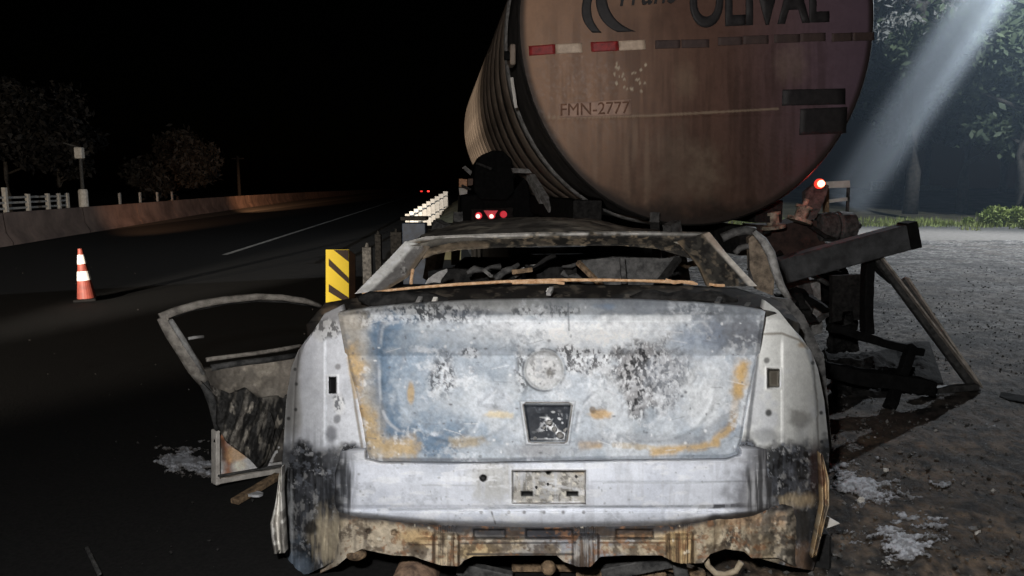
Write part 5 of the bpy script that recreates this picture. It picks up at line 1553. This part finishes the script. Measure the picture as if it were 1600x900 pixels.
o = MB().box((0, 6.35 - V0, .5), (1.4, .3, .5)).build("front_panel", M_CHAR, car, bevel=.05)
# seats seen through the rear window
def seat_poly(nm, pts, v, dep, mat, amp=.008):
    o = MB().prism([car_pt(x, y, v) for x, y in pts], (0, dep, 0)).build(nm, mat, car)
    return o
seat_poly("seat_frame", [(902, 408), (958, 402), (1040, 404), (1062, 400), (1040, 420), (1024, 440), (1012, 462), (1000, 470), (962, 470), (936, 444), (918, 424)], 3.32, .04, M_CHAR2)
seat_poly("seat_frame", [(668, 424), (700, 420), (760, 422), (812, 424), (818, 450), (672, 452)], 3.6, .05, M_CHAR)
seat_poly("seat_frame", [(820, 420), (900, 416), (905, 452), (826, 452)], 3.75, .05, M_CHAR)
MB().beam(car_pt(903, 410, 3.28), car_pt(962, 468, 3.12), .018, .02).build("seat_rail", M_RUSTP, car)
MB().beam(car_pt(1060, 404, 3.28), car_pt(1012, 466, 3.12), .03, .02).build("seat_rail", M_CHAR, car)
MB().beam(car_pt(972, 404, 3.26), car_pt(976, 460, 3.18), .02, .02).build("seat_rail", M_CHAR2, car)
seat_poly("torn_sheet", [(676, 430), (686, 424), (698, 420), (699, 424), (690, 436), (688, 442), (678, 441), (664, 444), (668, 436)], 3.14, .012, M_ASHM)
MB().beam(car_pt(756, 422, 3.3), car_pt(768, 432, 3.25), .014, .01).build("torn_sheet", M_ASHM, car)
MB().beam(car_pt(800, 425, 3.4), car_pt(832, 421, 3.4), .02, .02).build("headrest_bar", M_RUSTP, car)
MB().tube([car_pt(645, 421, 3.12), car_pt(643, 432, 3.1), car_pt(642, 444, 3.08)], .007, 6).build("seal_scrap", M_COPPER, car)
pts = [(566, 459), (612, 453), (660, 448.5), (720, 444), (790, 440), (868, 437.5), (940, 437.5), (1000, 438.5), (1042, 440), (1062, 441)]
MB().tube([car_pt(x, y, 3.0) for x, y in pts], [.004, .006, .0065, .007, .007, .0075, .007, .006, .008, .005], 7).build("window_seal", M_COPPER, car, smooth=True)
MB().tube([car_pt(x, y, 2.98) for x, y in [(800, 442), (840, 441), (866, 441), (882, 443)]], .006, 6).build("seal_scrap", M_COPPER, car)
MB().tube([car_pt(x, y, 2.99) for x, y in [(1040, 437), (1052, 441), (1066, 440), (1082, 442), (1090, 444)]], [.006, .009, .007, .009, .004], 6).build("seal_scrap", M_COPPER, car)
MB().tube([car_pt(x, y, 2.97) for x, y in [(1108, 444), (1120, 446), (1132, 446)]], .006, 6).build("seal_scrap", M_COPPER, car)
for x, y in ((858, 455), (856, 459)):
    MB().lathe([(.012, -.01), (.008, .012)], car_pt(x, y, 2.85), None, 8).build("bolt", M_WHITE, car)
rr_ = random.Random(21)
for i in range(14):
    x0 = rr_.uniform(670, 1060); y0 = rr_.uniform(408, 440); v0 = rr_.uniform(3.25, 4.1); a = rr_.uniform(-.7, .7) + (1.3 if i % 3 == 0 else 0)
    ps = [car_pt(x0 + math.cos(a) * 14 * k + rr_.uniform(-3, 3), min(446, max(398, y0 + math.sin(a) * 9 * k + rr_.uniform(-3, 3))), v0 + .02 * k) for k in range(5)]
    o = MB().tube(ps, [rr_.uniform(.006, .02) for _ in range(5)], 5).build("burnt_seat_wire", (M_CHAR2, M_CHAR, M_RUSTP, M_CHAR2, M_ASHM)[i % 5], car, smooth=True)
# right rear door hanging open: frame and torn panel seen past the pillar
M_DOORB = plain("scorched_brown_panel", (.24, .19, .14), (.07, .055, .04), .7, 22, .6)
rd = [(1178, 362), (1192, 376), (1204, 396), (1212, 424), (1220, 446), (1233, 468)]
MB().tube([car_pt(x, y, 3.55 - .012 * i) for i, (x, y) in enumerate(rd)], [.012, .02, .022, .02, .018, .014], 8, 1.0).build("door_frame", M_ASHM, car, smooth=True)
o = seat_poly("door_panel", [(1170, 372), (1180, 366), (1192, 380), (1202, 402), (1210, 440), (1208, 462), (1182, 452), (1172, 420)], 3.62, .05, M_DOORB); 
MB().tube([car_pt(x, y, 3.66) for x, y in [(1128, 372), (1146, 364), (1166, 360), (1180, 362)]], .022, 8).build("door_frame", M_CHAR2, car, smooth=True)
MB().tube([car_pt(x, y, 3.64) for x, y in [(1148, 396), (1156, 388), (1168, 384), (1174, 390), (1174, 440)]], .015, 8).build("door_frame", M_CHAR2, car, smooth=True)
o = seat_poly("door_skin", [(1204, 464), (1236, 468), (1256, 492), (1288, 560), (1300, 700), (1292, 720), (1280, 640), (1262, 540), (1240, 500)], 3.1, .03, M_CHAR2)

# ---- left front door, burst open and sagging
A0 = on_ground(335, 757, .05); HN = car_to_world(np.array([-.84, 4.45 - V0, 0]))
dv = np.array([HN[0] - A0[0], HN[1] - A0[1], 0]); dv /= np.linalg.norm(dv)
DN = np.array([-dv[1], dv[0], 0])
if DN[1] < 0: DN = -DN
def door_pt(px, py, off): return world_to_car(on_plane(np.asarray(px, float), np.asarray(py, float), A0, DN, off))
dback = world_to_car(A0 + DN * .05) - world_to_car(A0)
def dtube(nm, pts, r, mat, off=0.0, flat=1.0, n=8):
    return MB().tube([door_pt(x, y, off) for x, y in pts], r, n, flat).build(nm, mat, car, smooth=True)
M_DOORF = plain("ashy_door_frame", (.36, .33, .29), (.14, .125, .11), .65, 24, .5)
dtube("door_window_frame", [(250, 496), (275, 486), (310, 476), (350, 469), (400, 464), (440, 465), (475, 470), (500, 478)], [.02, .02, .02, .019, .018, .017, .016, .014], M_DOORF)
dtube("door_window_frame", [(262, 496), (300, 484), (350, 474), (400, 469), (450, 471), (490, 478)], .009, M_CHAR2, .03)
dtube("door_window_frame", [(252, 496), (268, 520), (288, 550), (304, 574), (322, 604)], [.022, .032, .034, .038, .022], M_DOORF)
dtube("door_window_frame", [(266, 500), (284, 528), (302, 558), (318, 584)], [.012, .014, .014, .01], M_ASHM, -.03)
dtube("door_window_frame", [(318, 596), (332, 630), (338, 660), (338, 690)], [.02, .022, .018, .014], M_CHAR2, -.01)
dtube("door_latch", [(294, 529), (308, 527), (318, 526)], .008, M_ASHM)
dtube("door_waist_rail", [(322, 562), (360, 557), (400, 552), (440, 546), (470, 540)], .011, M_DOORF, -.02)
dtube("door_waist_rail", [(330, 575), (370, 568), (420, 562), (465, 555)], .016, M_CHAR2, -.01)
def c_door(px, py):
    p = Paint(px, py, (104, 98, 90))
    p.put(sm(.48, .62, fbm(px, py, 30, 71, 4)), (146, 138, 126), .7)
    low = sm(606, 624, py + 24 * (p.wb - .5) - (px - 400) * .10)
    p.put(low * sm(.0, 1, low), (34, 32, 30), .9)
    p.put(low * sm(.60, .70, fbm(px, py * .6, 20, 72, 4)), (92, 88, 82), .7)
    p.put(sm(360, 330, px + 20 * (p.wb - .5)), (40, 37, 34), .8)
    p.ell(424, 618, 16, 10, (120, 114, 106), .8, .4, .6)
    p.ell(455, 600, 18, 20, (130, 122, 112), .5, .8, .9)
    return p.mottle(.2, 7).out(.6)
patch("door_panel", car, M_RUST, pl([(0, 578), (.4, 568), (1, 556)]), pl([(0, 636), (.3, 690), (.6, 724), (1, 716)]), pl([(0, 318), (.4, 326), (.7, 334), (1, 350)]), pl([(0, 470), (1, 470)]), 90, 90,
      lambda px, py, s, t: -.01 + .05 * (fbm(px, py * .8, 26, 13, 4, .6) - .5) * (.4 + t) + .03 * sm(600, 640, py), c_door, door_pt, skirt=tuple(dback))
# melted trim hanging inside: one torn folded sheet
def c_trim(px, py):
    p = Paint(px, py, (34, 33, 32))
    p.put(sm(.5, .64, fbm(px * 1.0 + py * .25, py * .22, 9, 81, 4, .65)), (92, 88, 82), .85)
    p.put(sm(.62, .72, fbm(px + py * .2, py * .4, 8, 83, 3)), (140, 134, 124), .7)
    p.put(sm(690, 720, py), (26, 25, 24), .7)
    return p.mottle(.25, 5).out(.6)
def d_trim(px, py, s, t):
    return -.05 - .03 * np.sin(t * 3.1) + .09 * (fbm(px * 1.0 + py * .25, py * .2, 17, 81, 4, .6) - .5) + .03 * (fbm(px, py, 9, 84, 3) - .5)
patch("melted_trim", car, M_RUST, pl([(0, 596), (.2, 604), (.5, 616), (.75, 606), (1, 626)]), pl([(0, 718), (.4, 732), (.7, 722), (1, 694)]),
      pl([(0, 316), (.22, 342), (.55, 340), (.78, 356), (1, 392)]), pl([(0, 408), (.3, 424), (.6, 430), (1, 424)]), 90, 90, d_trim, c_trim, door_pt, skirt=tuple(dback * .4),
      keep=lambda px, py: (fbm(px, py, 15, 611, 4, .65) + .9 * np.clip(1.15 - np.hypot((px - 384) / 52, (py - 655) / 80), -1, .4)) > .46)
patch("melted_trim", car, M_RUST, pl([(0, 606), (.5, 622), (1, 616)]), pl([(0, 706), (.5, 735), (1, 700)]), pl([(0, 366), (.5, 378), (1, 398)]), pl([(0, 452), (.5, 446), (1, 430)]), 70, 80,
      lambda px, py, s, t: -.01 + .07 * (fbm(px - py * .3, py * .3, 15, 83, 4, .6) - .5), c_trim, door_pt, skirt=tuple(dback * .3),
      keep=lambda px, py: (fbm(px, py, 13, 612, 4, .65) + .9 * np.clip(1.1 - np.hypot((px - 412) / 44, (py - 664) / 74), -1, .4)) > .48)
def c_doorlow(px, py):
    p = Paint(px, py, (176, 176, 176))
    p.put(sm(.5, .66, fbm(px, py, 18, 74, 4)), (140, 138, 134), .7)
    p.seg([(346, 684), (352, 700), (358, 724), (356, 742)], 7, (150, 82, 40), .95, .8)
    p.seg([(346, 690), (350, 716)], 5, (60, 40, 30), .8, .8)
    p.ell(368, 712, 16, 14, (196, 150, 100), .8, .5, .8)
    p.ell(374, 728, 14, 9, (206, 196, 176), .7)
    return p.mottle(.12, 6).out(.62)
patch("door_inner_skin", car, M_RUST, pl([(0, 682), (1, 664)]), pl([(0, 750), (1, 732)]), pl([(0, 338), (1, 338)]), pl([(0, 444), (1, 444)]), 60, 40,
      lambda px, py, s, t: .03 + .015 * (fbm(px, py, 20, 3) - .5), c_doorlow, door_pt, skirt=tuple(dback))
M_SILL = plain("pale_door_edge", (.58, .55, .5), (.36, .33, .3), .6, 24, .3)
def dbar(nm, p0, p1, wd, dp, mat, off=0.0):
    MB().beam(door_pt(*p0, off), door_pt(*p1, off), wd, dp, up=tuple(world_to_car(DN) - world_to_car(np.zeros(3)))).build(nm, mat, car, bevel=.003)
dbar("door_edge", (337, 672), (337, 756), .022, .05, M_SILL)
dbar("door_edge", (334, 751), (444, 732), .026, .06, M_SILL, .002)
dbar("door_edge", (341, 744), (440, 727), .010, .02, M_CHAR2, -.03)

# ---- things hanging under the rear
MB().lathe([(.06, -.18), (.085, -.16), (.085, .16), (.06, .18)], car_pt(655, 890, 2.72), Matrix.Rotation(R(90), 3, 'X'), 20).build("muffler", plain("rusty_muffler", (.32, .21, .14), (.09, .06, .045), .75, 22, .6), car, smooth=True)
MB().lathe([(.012, -.03), (.026, -.02), (.03, .0), (.026, .02), (.01, .03)], car_pt(557, 866, 2.50), Matrix.Rotation(R(80), 3, 'X'), 14, 1.25, .7).build("bump_stop", M_RUSTP, car, smooth=True)
MB().lathe([(.01, -.025), (.022, -.018), (.028, 0), (.022, .018), (.01, .025)], car_pt(857, 887, 2.52), Matrix.Rotation(R(90), 3, 'X'), 14).build("tow_ball", M_RUSTP, car, smooth=True)
ringp = [(1102, 868), (1106, 884), (1118, 896), (1134, 898), (1150, 892), (1158, 878)]
MB().tube([car_pt(x, y, 2.50) for x, y in ringp], .011, 8).build("tow_ring", plain("tan_tow_ring", (.46, .39, .28), (.28, .22, .15), .7, 30, .3), car, smooth=True)
for p0, p1, wd, v, mt in (((715, 886), (800, 905), .05, 2.62, M_CHAR2), ((940, 896), (1050, 874), .05, 2.60, M_CHAR2), ((800, 884), (960, 884), .035, 2.72, M_RUSTP), ((1040, 880), (1100, 900), .04, 2.66, M_RUSTP), ((1060, 878), (1066, 905), .05, 2.55, M_CHAR2), ((900, 894), (1040, 902), .05, 2.66, M_RUSTP)):
    MB().beam(car_pt(*p0, v), car_pt(*p1, v), wd, .04, up=(0, 1, 0)).build("suspension_arm", mt, car, bevel=.004)
for x0, x1 in ((508, 552), (1186, 1216), (1270, 1300)):  # mud flaps, plus an outer right slab put in place of shadow
    MB().prism([car_pt(x0, 868 if x0 < 1200 else 836, 2.80), car_pt(x1, 868 if x0 < 1200 else 836, 2.80), car_pt(x1, 925, 2.80), car_pt(x0, 925, 2.80)], (0, .22, 0)).build("flap_shade_slab", M_TYRE, car, bevel=.01)
seat_poly("torn_shard", [(1291, 806), (1291, 826), (1312, 818)], 2.75, .01, M_WHITE)
o = MB().box((0, 2.8 - V0, .30), (1.3, .6, .04)).build("boot_floor", M_RUSTP, car)

# ------------------------------------------------------------------ loose debris on the ground
def ground_bar(nm, p0, p1, wd, ht, mat, lab, cat):
    a, b = on_ground(*p0, .02), on_ground(*p1, .03)
    c = (a + b) / 2
    o = MB().beam(Vector(a - c), Vector(b - c), wd, ht).build(nm, mat, None, bevel=.003); o.location = c
    crumple(o, .006, .1, 3)
    return tag(o, lab, cat)
ground_bar("wooden_stick", (366, 784), (436, 742), .05, .025, M_RUSTP, "brown charred stick lying beneath the open car door", "stick")
ground_bar("wire_scrap", (136, 856), (156, 898), .014, .01, M_CHAR2, "thin grey wire scrap on the asphalt at lower left", "scrap")
def shard(px, py, r, lab, mat=M_FOAM, sd=1):
    g = on_ground(px, py); rr = random.Random(sd)
    n = 7; V = []
    b = MB()
    poly = [(math.cos(2 * math.pi * k / n) * r * rr.uniform(.6, 1.2), math.sin(2 * math.pi * k / n) * r * .8 * rr.uniform(.6, 1.2), rr.uniform(.012, .03)) for k in range(n)]
    b.prism(poly, (0, 0, -.012)); o = b.build("debris_shard", mat); o.location = (g[0], g[1], .01)
    return tag(o, lab, "debris")
shard(400, 780, .045, "white crumpled shard beside the brown stick under the door", M_FOAM, 3)
shard(1592, 628, .16, "dark flat lump of debris at the right edge of the gravel", M_BLACK, 4)
shard(1345, 790, .018, "tiny bright fragment nearest the right rear corner of the car", M_WHITE, 5)
shard(1384, 742, .014, "tiny white fragment on the brown gravel right of the foam", M_WHITE, 6)
shard(1527, 840, .014, "tiny white fragment on the brown gravel at lower right", M_WHITE, 7)
